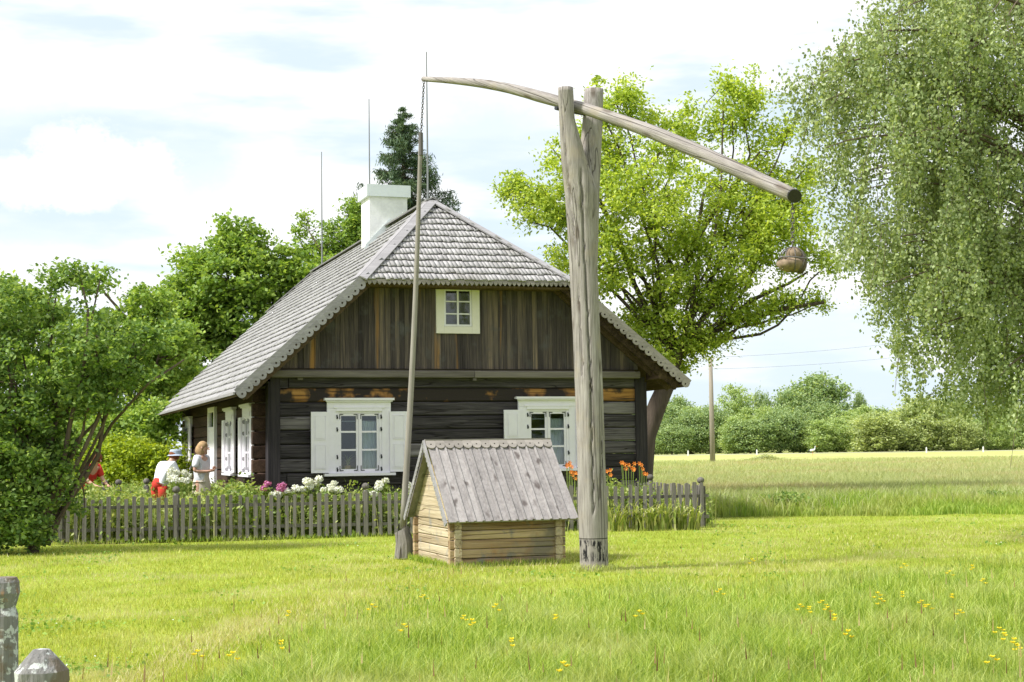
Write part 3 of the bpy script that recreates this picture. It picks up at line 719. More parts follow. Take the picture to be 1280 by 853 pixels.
# attic window
(ua, za), (ub, zbm) = on_front(544.5, 352.8, -.06), on_front(599.5, 417.5, -.06)
mb = MB(); cx_ = (ua+ub)/2; hw = (ub-ua)/2; zt1 = za; zb1 = zbm
mb.box((-hw, -.085, zb1), (-hw+.16, -.03, zt1)); mb.box((hw-.16, -.085, zb1), (hw, -.03, zt1)); mb.box((-hw+.162, -.085, zt1-.13), (hw-.162, -.03, zt1)); mb.box((-hw+.162, -.085, zb1), (hw-.162, -.03, zb1+.14))
aw = mb.build('attic_window', M['cream_paint'], house); aw.location = (cx_, 0, 0); aw['label'] = 'small cream framed attic window of six panes'
mb = MB(); iw = hw-.165; z0, z1 = zb1+.145, zt1-.135; t_ = .035
mb.box((-iw, -.075, z0), (-iw+t_, -.03, z1)); mb.box((iw-t_, -.075, z0), (iw, -.03, z1)); mb.box((-iw+t_, -.075, z0), (iw-t_, -.03, z0+t_)); mb.box((-iw+t_, -.075, z1-t_), (iw-t_, -.03, z1)); mb.box((-.018, -.078, z0+t_), (.018, -.03, z1-t_))
for k in (1, 2): zz = z0+(z1-z0)*k/3; mb.box((-iw+t_, -.0765, zz-.012), (iw-t_, -.035, zz+.012))
mb.build('sash', M['white_paint'], aw)
mb = MB(); mb.box((-iw+.02, -.055, z0+.02), (iw-.02, -.05, z1-.02)); mb.build('pane', M['glass'], aw)
mb = MB(); mb.box((-iw, -.046, z0), (iw, -.040, z1)); mb.build('room_dark_sheet', M['interior'], aw)  # thin dark sheet behind the glass, its colour stands in for the unlit attic
# door on the left side: white frame with transom
mb = MB(); mb.box((-.62, -.07, .32), (-.46, .0, 2.62)); mb.box((.46, -.07, .32), (.62, .0, 2.62)); mb.box((-.458, -.07, 2.50), (.458, .0, 2.62)); mb.box((-.458, -.06, 2.05), (.458, .0, 2.14))
mb.box((-.455, -.05, .32), (.455, -.01, 2.045))
door = mb.build('side_door', M['white_paint'], house); door.location = (0, DOOR_V, 0); door.rotation_euler = (0, 0, -math.pi/2)
mb = MB(); mb.box((-.45, -.03, 2.142), (.45, -.02, 2.498)); mb.build('pane', M['glass'], door)
mb = MB(); mb.box((.30, -.09, 1.1), (.38, -.052, 1.13)); mb.build('handle', M['iron'], door)
mb = MB(); mb.box((-1.1, DOOR_V-.8, 0), (-.02, DOOR_V+.8, .28)); mb.box((-1.5, DOOR_V-.8, 0), (-1.102, DOOR_V+.8, .14)); mb.build('door_step', M['foundation'], house)
# lightning rods, three separate masts on the ridge
def rod(x, ytop, v, label):
    zr = APEX[2]-.1 if v > 2 else APEX[2]-.1
    B = HPt(3.78, v, zr); T = at_y(x, ytop, B[1]); 
    mb = MB(); mb.tube([(0, 0, 0), (0, 0, .5), (0, 0, T[2]-B[2])], [.030, .024, .013], 6)
    o = mb.build('rod', M['rod_metal']); r = empty('lightning_rod', B); o.parent = r
    mb = MB(); mb.tube([(0, 0, .05), (0, 0, .16)], .032, 8); mb.build('clamp', M['iron'], r)
    tag(r, label, 'lightning rod', 'lightning rods on the house ridge')
def v_at(x): 
    best = min(np.linspace(1.5, 15, 300), key=lambda v: abs(project(HPt(3.78, v, 7))[0]-x)); return best
rod(534.5, 65, v_at(535), 'thin lightning rod at the front peak of the roof, tallest in the picture')
rod(461, 124, v_at(462.5), 'thin lightning rod rising behind the white chimney')
rod(403.5, 190, v_at(402.5), 'thin lightning rod at the far end of the ridge among treetops')

# ================================================================== SWEEP WELL
pb = ground(743, 713)
sw = empty('well_sweep', (pb[0], pb[1], 0)); tag(sw, 'tall forked weathered post carrying the long curved well sweep pole', 'well sweep')
def rel(p): return np.asarray(p)-np.array([pb[0], pb[1], 0])
def post_tube(mb, ctr, Ys, seg=64, n=40, cracks=()):
    """ctr: (y px, left x, right x) silhouette rows -> rings"""
    rows = np.array(ctr, float); ys = np.linspace(rows[0, 0], rows[-1, 0], n)
    q_ = rows[::-1]; l = np.interp(ys, q_[:, 0], q_[:, 1]); r = np.interp(ys, q_[:, 0], q_[:, 2]); Yv = np.interp(ys, q_[:, 0], list(Ys)[::-1])
    P = []; R = []
    for y, a, b, Y in zip(ys, l, r, Yv):
        pa, pb_ = at_y(a, y, Y), at_y(b, y, Y); P.append((pa+pb_)/2); R.append((pb_[0]-pa[0])/2)
    P = np.array(P); V = []; F = []
    ph = random.uniform(0, 6)
    for i in range(n):
        for j in range(seg):
            w = 2*math.pi*j/seg
            q = R[i]*(1+.022*math.sin(3*w+ph+P[i][2]*.9)+.015*math.sin(7*w+P[i][2]*.5)+.006*random.uniform(-1, 1))
            for ck in cracks:
                cy = [c_[0] for c_ in ck]
                if cy[0] <= ys[i] <= cy[-1]:
                    gx = (np.interp(ys[i], cy, [c_[1] for c_ in ck])-(l[i]+r[i])/2)/((r[i]-l[i])/2); gx += .03*math.sin(ys[i]*.21)+.02*math.sin(ys[i]*.53)
                    gw = 2*math.pi-math.acos(max(-.98, min(.98, gx)))
                    if abs(w-gw) < math.pi/seg*1.05: q -= .045*min(1, (ys[i]-cy[0]+12)/30)
            V.append(rel(P[i]+np.array([math.cos(w)*q, math.sin(w)*q*.95, 0])))
    for i in range(n-1):
        for j in range(seg): k = (j+1) % seg; F.append((i*seg+j, i*seg+k, (i+1)*seg+k, (i+1)*seg+j))
    c = len(V); V.append(rel(P[-1])+np.array([0, 0, .004])); F += [((n-1)*seg+j, (n-1)*seg+(j+1) % seg, c) for j in range(seg)]
    mb.add(V, F)
mb = MB(); YP = pb[1]
post_tube(mb, [(716, 724, 761), (700, 725, 760), (640, 722.5, 758.5), (560, 721, 755.5), (480, 718, 753), (420, 716, 750), (340, 712, 747), (280, 709, 747), (240, 706, 747.5), (205, 702, 735), (150, 699, 718.5), (110, 697.5, 716.5)], [YP, YP, YP, YP, YP, YP, YP, YP-.02, YP-.06, YP-.12, YP-.18, YP-.22], n=110, cracks=([(110, 700), (150, 702.5), (205, 707), (260, 712.5), (300, 717), (325, 720)], [(212, 726), (260, 727), (340, 731), (420, 735), (480, 738), (560, 739), (640, 741)], [(520, 752), (600, 752)], [(360, 722), (470, 727)]))
post_tube(mb, [(330, 718, 747), (280, 717, 748), (240, 717, 749), (205, 723, 750.5), (150, 728, 753), (112, 730.5, 754)], [YP+.02, YP+.03, YP+.06, YP+.12, YP+.2, YP+.24], n=34)
fp = mb.build('forked_post', M['sweep_post'], sw, smooth=True)
# sweep pole
piv = at_y(716, 131, YP); 
le = at_y(529, 98, 20.6); BD = (le-piv)[:2]; BD = BD/np.linalg.norm(BD)
def beam_pt(x, y):
    # intersect the view ray with the vertical plane that holds the beam
    d = px_dir(x, y); n = np.array([-BD[1], BD[0], 0]); o = np.array([0, 0, EYE]); t = ((piv-o)@n)/(d@n); return o+d*t
bp = [(529, 99, 3.2), (560, 100.5, 4.0), (600, 104, 5.5), (640, 111, 6.5), (680, 122.5, 7.6), (716, 131.5, 7.4), (740, 139, 7.6), (780, 152.5, 8.2), (817, 165.6, 8.8), (855, 182, 9.2), (893, 199, 9.4), (940, 221, 9.4), (980, 239.5, 9.3), (993, 245.2, 8.9)]
xs_ = np.linspace(529, 993, 40); P = []; R = []
for x in xs_:
    y = np.interp(x, [b[0] for b in bp], [b[1] for b in bp]); r = np.interp(x, [b[0] for b in bp], [b[2] for b in bp])
    p = beam_pt(x, y); P.append(p); R.append(r*p[1]/FPX*1.0)
P = np.array(P)
for _ in range(2): P[1:-1] = (P[:-2]+2*P[1:-1]+P[2:])/4
# local frame along the beam so the grain runs with it
bo = empty('tmp'); bpy.data.objects.remove(bo)
bx_ = norm(P[-1]-P[10]); by_ = norm(np.cross((0, 0, 1), bx_)); bz_ = np.cross(bx_, by_); BM = Matrix([[*r] for r in np.array([bx_, by_, bz_]).T])
def loc_b(p): q = p-piv; return np.array([q@bx_, q@by_, q@bz_])
PL = [loc_b(p) for p in P]
mb = MB(); mb.tube(PL, R, 20, rough=.018)
d_ = norm(PL[-1]-PL[-3]); fc_ = norm(loc_b(piv+np.array([-.35, -.9, 0]))-loc_b(piv)); nf = norm(d_*.9+fc_*.7)
for i_ in range(20):
    k_ = len(mb.v)-20+i_; o_ = np.array(mb.v[k_])-PL[-1]; mb.v[k_] = tuple(np.array(mb.v[k_])-d_*(o_@nf)/(d_@nf)*1.0)
endring = [np.array(q) for q in mb.v[-20:]]
beam = mb.build('sweep_pole', M['sweep_beam'], sw, smooth=False); beam.location = rel(piv); beam.rotation_euler = BM.to_euler()
for p_ in beam.data.polygons: p_.use_smooth = len(p_.vertices) == 4
mb = MB(); A_ = [q+nf*.002+(PL[-1]-q)*.02 for q in endring]; B_ = [q+nf*.014+(PL[-1]-q)*.07 for q in endring]; mb.add(A_+B_, [tuple(range(20))[::-1], tuple(range(20, 40))]+[(k, (k+1) % 20, 20+(k+1) % 20, 20+k) for k in range(20)])
e_ = mb.build('tarred_end', M['tar'], beam)
perp = np.array([-BD[1], BD[0], 0]); perp = perp if perp[0] > 0 else -perp
mb = MB(); pc = at_y(716, 139.5, YP)
mb.tube([rel(pc-perp*.30), rel(pc+perp*.34)], .028, 8); mb.build('axle', M['iron'], sw)
# counterweight hanging from the thick end
E_ = P[-1]; wtop = np.array([E_[0]-.01, E_[1]+.06, E_[2]-R[-1]]); wc = at_y(991, 326, wtop[1])
cw = empty('counterweight', (wc[0], wc[1], wc[2])); tag(cw, 'tan and brown stones wired together, hanging under the thick end of the sweep pole', 'counterweight')
def chain(mb, a, b, r=.018, wire=.0045, step=.034):
    a = np.array(a, float); b = np.array(b, float); L_ = np.linalg.norm(b-a); n = max(2, int(L_/step)); d = norm(b-a)
    s0 = norm(np.cross(d, (0.3, 1, 0.1))); s1 = np.cross(d, s0)
    for i in range(n):
        c = a+(b-a)*((i+.5)/n); s_ = s0 if i % 2 else s1; pts = [c+d*math.cos(w)*r*1.25+s_*math.sin(w)*r*.7 for w in np.linspace(0, 2*math.pi, 9)]
        mb.tube(pts, wire, 4, cap=False)
mb = MB(); chain(mb, wtop-wc, np.array([0, 0, .15]), .028, .0065, .05); mb.build('chain', M['chain_iron'], cw)
def rock(c, r, sc, mat, name, seed):
    random.seed(seed); mb = MB(); mb.ball((0, 0, 0), r, 11, 8, jit=.13, sc=sc); o = mb.build(name, mat, cw, smooth=True); o.location = c; return o
ppm = FPX/wc[1]
rock((-4/ppm, -.02, -5/ppm), 15/ppm, (1.15, .9, .62), M['stone_tan'], 'stone', 1); rock((1/ppm, -.0, 7/ppm), 11/ppm, (.85, .9, .9), M['stone_tan'], 'stone', 2); rock((9/ppm, .03, -3/ppm), 12/ppm, (.75, .9, 1.1), M['stone_dark'], 'stone', 3); rock((0, .09, -2/ppm), 13/ppm, (1.1, .7, .9), M['stone_dark'], 'stone', 4)
random.seed(11)
mb = MB()
for k in range(4):
    w0 = k*.8; pts = []
    for w in np.linspace(0, 2*math.pi, 18):
        pts.append((math.cos(w)*math.cos(w0)*17/ppm, math.cos(w)*math.sin(w0)*15/ppm-.01, math.sin(w)*16/ppm+.01))
    mb.tube(pts, .006, 5, cap=False)
pts = [(math.cos(w)*18/ppm, math.sin(w)*16/ppm-.01, .02+.01*math.sin(2*w)) for w in np.linspace(0, 2*math.pi, 20)]; mb.tube(pts, .009, 5, cap=False)
mb.build('wire_binding', M['chain_iron'], cw)
# bucket pole hanging by a chain from the thin end
stc = ground(503, 698)
hb = at_y(503.5, 661, stc[1]+.0); htop = at_y(526, 168, 20.6)
hp_ = empty('bucket_pole', tuple(hb)); tag(hp_, 'long thin grey pole hanging on a chain from the thin end of the sweep', 'pole')
n = 16; t = np.linspace(0, 1, n)[:, None]; PP = hb*(1-t)+htop*t-hb; PP[:, 0] += .03*np.sin(t[:, 0]*math.pi)
mb = MB(); mb.tube(PP, np.linspace(4.3/90, 2.6/90, n)*1., 10); mb.build('shaft', M['pole_wood'], hp_, smooth=True)
mb = MB(); chain(mb, htop-hb+np.array([0, 0, -.06]), le-hb+np.array([.01, 0, -.04]), .020, .006, .037); mb.tube([htop-hb+np.array([0, 0, -.3]), htop-hb+np.array([0, 0, .02])], .032, 8); mb.build('chain', M['chain_iron'], hp_)
# block of old trunk that the pole stands on
mb = MB(); V = []; F = []; sg_ = 16; ring = [(0, .13, 0), (.10, .125, .008), (.22, .115, .012), (.33, .105, -.01), (.40, .09, -.03)]
for i, (z, r, ox) in enumerate(ring):
    for j in range(sg_):
        w = 2*math.pi*j/sg_; q = r*(1+.12*math.sin(2*w+.6)+.05*math.sin(5*w+z*4)+random.uniform(-.02, .02)); V.append((ox+q*math.cos(w), q*math.sin(w), z+(.05*math.cos(w) if i == 4 else 0)))
for i in range(len(ring)-1):
    for j in range(sg_): k = (j+1) % sg_; F.append((i*sg_+j, i*sg_+k, (i+1)*sg_+k, (i+1)*sg_+j))
F.append(tuple(range((len(ring)-1)*sg_, len(ring)*sg_))); mb.add(V, F)
st = mb.build('stump', M['stump_wood']); st.location = (stc[0]+.02, stc[1], 0); tag(st, 'split grey stump of wood on the grass behind the left end of the well', 'stump')

# well housing
WA = HA; wo = ground(563, 711); ww, wd = 1.57, 1.83
well = empty('well_housing', (wo[0], wo[1], 0), WA); tag(well, 'squared log well house with steep grey plank roof standing on the grass', 'well')
mb = MB(); hs = .118; 
cols = 5
for k in range(cols):
    z = .0+hs*k; j = random.uniform(-.004, .004)
    mb.obox((ww/2, .045+j, z+hs/2), (ww+.0, .09, hs-.007), bev=.010, jit=.002)
mb.build('front_logs', M['well_log'], well)
mb = MB()
for k in range(cols): mb.obox((ww/2, wd-.045, hs*k+hs/2), (ww, .09, hs-.007), bev=.010)
mb.build('rear_logs', M['well_log'], well)
mb = MB()
for k in range(cols):
    z = hs*k+.03
    mb.obox((.10, wd/2, z+hs/2-.015), (.09, wd+.07, hs-.007), bev=.010, jit=.002)
mb.build('side_logs', M['well_gable'], well); mb = MB()
for k in range(cols): mb.obox((ww-.10, wd/2, hs*k+.015+hs/2), (.09, wd+.07, hs-.007), bev=.010, jit=.002)
mb.build('side_logs', M['well_gable'], well)
zE = .575; zR_ = 1.60; vm = wd/2; slope = (zR_-zE)/(vm+.12)
def rz_(v): return zE+(v+.12)*slope if v < vm else zE+(wd+.12-v)*slope
for uu in (.04, ww-.06):
    mb = MB(); z = .60; h = .145
    while z < zR_-.12:
        z1 = min(z+h, zR_-.09); a = (z-zE)/slope-.12+.05; b = (z1-zE)/slope-.12+.05
        mb.prism([(a, z+.002), (wd-a, z+.002), (wd-b, z1-.002), (b, z1-.002)], uu-.0+random.uniform(0, .004), uu+.03, 'x'); z = z1
    mb.build('gable', M['well_gable'], well)
for sgn, nm in ((1, 'roof_front'), (-1, 'roof_rear')):
    mb = MB(); u = -.05; k = 0
    P0 = np.array([0, -.12 if sgn > 0 else wd+.12, zE]); P1 = np.array([0, vm, zR_]); S = norm(P1-P0); Nn = norm(np.cross((1, 0, 0), S)); Nn = Nn if Nn[2] > 0 else -Nn
    L_ = np.linalg.norm(P1-P0)+.01
    while u < ww+.10:
        w = random.uniform(.108, .125); 
        mb.obox(P0+S*(L_/2)+np.array([u+w/2, 0, 0])+Nn*.012, (w-.006, L_, .022), ((1, 0, 0), S, Nn))
        mb.obox(P0+S*(L_/2-.012)+np.array([u+w, 0, 0])+Nn*.030, (.030, L_-.03, .014), ((1, 0, 0), S, Nn))
        u += w; k += 1
    k_ = mb.build(nm, M['well_roof'], well)
def knots():
    """dark knots are part of the wood: extra pattern on the plank material"""
    m_ = M['well_roof']; nt = m_.node_tree; b = nt.nodes['Principled BSDF']; src = b.inputs['Base Color'].links[0].from_socket
    tc = nt.nodes.new('ShaderNodeTexCoord'); mp = nt.nodes.new('ShaderNodeMapping'); mp.inputs['Scale'].default_value = (8.5, 4.0, 4.0); nt.links.new(tc.outputs['Object'], mp.inputs[0])
    nz = nt.nodes.new('ShaderNodeTexNoise'); nz.inputs['Scale'].default_value = 1.3; nz.inputs['Detail'].default_value = 3; nt.links.new(mp.outputs[0], nz.inputs['Vector'])
    ad = nt.nodes.new('ShaderNodeVectorMath'); ad.operation = 'ADD'; nt.links.new(mp.outputs[0], ad.inputs[0]); nt.links.new(nz.outputs['Color'], ad.inputs[1])
    v = nt.nodes.new('ShaderNodeTexVoronoi'); v.inputs['Scale'].default_value = .72; nt.links.new(ad.outputs[0], v.inputs['Vector'])
    r = nt.nodes.new('ShaderNodeMapRange'); r.inputs[1].default_value = .10; r.inputs[2].default_value = .26; r.inputs[3].default_value = .85; r.inputs[4].default_value = 0; nt.links.new(v.outputs['Distance'], r.inputs[0])
    mx = nt.nodes.new('ShaderNodeMix'); mx.data_type = 'RGBA'; nt.links.new(r.outputs[0], mx.inputs[0]); nt.links.new(src, mx.inputs[6]); mx.inputs[7].default_value = (.09, .075, .07, 1); nt.links.new(mx.outputs[2], b.inputs['Base Color'])
knots()
mb = MB(); P0 = np.array([-.07, vm-.035, zR_+.035]); P1 = np.array([ww+.14, vm-.035, zR_+.035]); S = norm(np.array([0, -(vm+.12), -(zR_-zE)])); Nn = np.array([0, -.7, .7])
scallop(mb, P0, P1, S, Nn, .075, .075, .13, .012, th=.02)
mb.box((-.07, vm-.04, zR_+.03), (ww+.14, vm+.03, zR_+.048)); mb.build('ridge_trim', M['trim_shade'], well)
mb = MB()
for v0, sg in ((-.13, 1), (wd+.13, -1)):
    a = np.array([-.085, v0, zE-.01]); b = np.array([-.085, vm, zR_+.02]); d = norm(b-a)
    mb.beam(a, b, .018, .05); 
    dn = np.array([0, .71*sg, -.71]); scallop(mb, a+np.array([-.012, 0, 0]), b+np.array([-.012, 0, 0]), dn, (-1, 0, 0), .035, .03, .085, .009, th=.012, seg=10)
mb.build('gable_trim', M['trim_grey'], well)

# ================================================================== FENCES
def fence(name, pts, spacing, hgt, posts, label, ph=.95, rail=(.22, .60), pw=.068, pick=True, finial=True):
    pts = [np.array(p, float) for p in pts]; r = empty(name, (pts[0][0], pts[0][1], 0)); tag(r, label, 'fence'); o0 = np.array([pts[0][0], pts[0][1], 0])
    for a, b in zip(pts[:-1], pts[1:]):
        d = norm(b-a); n_ = np.array([d[1], -d[0], 0]); n_ = n_ if n_[1] < 0 else -n_; L_ = np.linalg.norm(b-a)
        for z in rail:
            mb = MB(); mb.beam(a-o0+np.array([0, 0, z])-n_*.02, b-o0+np.array([0, 0, z])-n_*.02, .035, .055); mb.build('rail', M['picket'], r)
        if pick:
            k = int(L_/spacing)
            for i in range(k+1):
                t = (i+.2)*spacing+random.uniform(-.012, .012)
                if t > L_: break
                c = a+d*t-o0; h = hgt(t/L_)+random.uniform(-.03, .03); w = pw*random.uniform(.85, 1.12); lean = random.uniform(-.014, .014)
                mb = MB(); top = random.uniform(.0, .018)
                base = c+n_*.012; 
                q = [(-w/2, 0), (w/2, 0), (w/2, h-top), (0, h), (-w/2, h-top)]
                V = [base+d*(x+lean*z)+np.array([0, 0, z+.03*(z == 0)]) for x, z in q]; V += [v-n_*-.02 for v in V]
                mb.add(V, [(0, 1, 2, 3, 4), (9, 8, 7, 6, 5)]+[(j, 5+j, 5+(j+1) % 5, (j+1) % 5) for j in range(5)]); mb.build('picket', M['picket'], r)
    for p in posts:
        p = np.array(p, float)-o0; mb = MB()
        mb.box((p[0]-.05, p[1]-.05, 0), (p[0]+.05, p[1]+.05, ph-.16), bev=.008)
        mb.tube([(p[0], p[1], ph-.16), (p[0], p[1], ph-.13)], .035, 10)
        if finial: mb.ball((p[0], p[1], ph-.065), .068, 12, 8, sc=(1, 1, .9))
        mb.build('post', M['picket'], r)
    return r
G = lambda x, y: ground(x, y)*np.array([1, 1, 0])
fa, fb_ = G(62, 680.5), G(887, 661)
fl = lambda x: fa+(fb_-fa)*min(range(0, 1001), key=lambda k: abs(project(fa+(fb_-fa)*k/1000)[0]-x))/1000
fn = np.array([0, .07, 0])
fence('picket_fence', [fa, fb_], .137, lambda t: .76+.08*t**2, [fl(80)+fn, fl(219)+fn, fl(457)+fn, fl(660)+fn, fl(878)+fn], 'low weathered grey picket fence along the front of the garden')
rb = fb_+hv*5.5
fence('picket_fence', [fb_+hv*.1, rb], .16, lambda t: .80, [fb_+hv*2.6, rb], 'short picket fence running back from the right end of the front fence', ph=.97)
g1, g2 = at_y(131, 620, 29.3)*np.array([1, 1, 0]), at_y(183, 620, 30.3)*np.array([1, 1, 0]); g0 = at_y(40, 620, 28.6)*np.array([1, 1, 0])
fence('garden_fence', [g0, g1, g2], .17, lambda t: .74, [g1, at_y(148, 620, 29.5)*np.array([1, 1, 0]), g2], 'inner garden fence whose posts rise above the front pickets on the left', ph=1.02)

# two old posts by the camera
p1 = at_y(4, 722, 6.8); mb = MB()
rings = [(0, .075), (.35, .072), (p1[2]-.17, .068), (p1[2]-.135, .056), (p1[2]-.10, .066), (p1[2]-.07, .075), (p1[2]-.02, .072), (p1[2], .060)]
mb.tube([(0, 0, z) for z, r in rings], [r for z, r in rings], 16, rough=.02)
o = mb.build('wooden_post', M['old_post'], smooth=False); o.location = (p1[0]-.0, p1[1], 0); tag(o, 'tall grey weathered wooden post with a carved neck at the left edge of the picture', 'post', 'old posts by the viewer')
p2 = at_y(52, 812, 3.6); z_ = p2[2]; mb = MB()
rings = [(0, .045), (z_-.16, .045), (z_-.13, .050), (z_-.075, .064), (z_-.05, .063), (z_-.018, .038), (z_, .020)]
mb.tube([(0, 0, z) for z, r in rings], [r for z, r in rings], 14, rough=.05)
o = mb.build('wooden_post', M['old_post'], smooth=False); o.location = (p2[0], p2[1], 0); tag(o, 'short wooden post with a faceted peeling knob, nearest the viewer at bottom left', 'post', 'old posts by the viewer')

# ================================================================== TREES
def pxlobe(x, y, rx, ry, Y, dy=0., depth=None):
    s = (Y+dy)/FPX; c = at_y(x, y, Y+dy); return (c, (rx*s, (depth or (rx+ry)/2)*s, ry*s))
def tree(name, label, cat, base, lobes, nclump, per, csize, lsize, lmat, bmat, trunk, fork, limbs_r=.06, twigs=60, shell=.4, group=None, **kw):
    base = np.array(base, float); r = empty(name, base); tag(r, label, cat, group)
    o, cc = crown('crown', lobes, nclump, per, csize, lsize, lmat, r, shell, origin=base, **kw)
    mb = MB(); tp = [np.array(p)-base for p in trunk[0]]; mb.tube(tp, trunk[1], 10, rough=.06, cap=False)
    fk = np.array(fork)-base; ends = []
    for (c, R) in lobes:
        st_ = fk; P = limb(mb, st_, c-base, limbs_r, limbs_r*.3, .12, n=8); ends.append(P)
    allp = np.concatenate(ends); 
    for i in RNG.choice(len(cc), min(twigs, len(cc)), replace=False):
        t_ = cc[i]-base; d_ = np.linalg.norm(allp-t_, axis=1); j = int(np.argmin(d_+RNG.random(len(d_))*.3)); limb(mb, allp[j], t_, limbs_r*.32, limbs_r*.08, .2, 4, 5)
    mb.build('trunk', bmat, r, smooth=True); return r
YA = 37.0
ash_l = [pxlobe(*a, YA, dy) for a, dy in [((690, 250, 62, 45), -.5), ((740, 330, 60, 60), -.6), ((745, 190, 55, 52), .3), ((770, 130, 45, 30), 0), ((810, 250, 80, 75), -.8), ((850, 170, 55, 45), .5), ((915, 140, 38, 42), .2), ((870, 330, 80, 60), -.3), ((930, 260, 70, 62), .4), ((830, 400, 62, 48), .2), ((920, 380, 62, 34), .3), ((975, 300, 50, 60), 0), ((790, 420, 40, 45), .6), ((1000, 240, 30, 40), .3), ((985, 375, 42, 12), -.2), ((655, 242, 34, 16), 0), ((960, 190, 30, 45), .4), ((880, 430, 40, 22), 0), ((745, 105, 14, 16), 0), ((905, 105, 10, 22), .2), ((940, 115, 10, 30), 0), ((1012, 205, 12, 26), .1), ((985, 165, 10, 20), 0), ((640, 232, 18, 14), .1), ((690, 185, 14, 26), 0), ((1035, 330, 14, 30), 0), ((850, 452, 24, 14), .1), ((825, 440, 30, 26), -.6), ((1018, 381, 26, 12), 0), ((945, 396, 40, 12), 0)]]
b0 = at_y(800, 640, YA); b0[2] = 0
trk = [b0, at_y(803, 590, YA), at_y(808, 545, YA), at_y(822, 505, YA), at_y(838, 470, YA), at_y(846, 440, YA)]
tree('ash_tree', 'bright yellow green leafy tree behind the right side of the house', 'tree', b0, ash_l, 980, 86, .36, .056, M['leaf_ash'], M['bark_light'], (trk, [.30, .26, .24, .23, .22, .18]), at_y(845, 442, YA), .055, 200, .25, hang=.5, elong=1.9, flat=.75)
# heavier visible limbs of that tree
mb = MB()
for pts, r0 in (([(846, 442), (875, 432), (905, 405), (935, 398), (985, 385), (1030, 378)], .12), ([(905, 405), (940, 375), (985, 355), (1010, 340)], .07), ([(846, 442), (835, 400), (850, 350), (870, 300), (880, 240)], .10), ([(846, 445), (815, 400), (790, 350), (770, 290), (735, 220)], .09), ([(850, 350), (820, 300), (800, 240), (830, 180)], .07), ([(870, 300), (910, 240), (950, 190)], .07), ([(770, 290), (720, 280), (670, 255), (640, 245)], .06)):
    P = [at_y(x, y, YA+.2*math.sin(i)) for i, (x, y) in enumerate(pts)]; mb.tube([p-b0 for p in P], np.linspace(r0, r0*.35, len(P)), 7, rough=.08, cap=False)
o = mb.build('limbs', M['bark_light'], bpy.data.objects['ash_tree'])

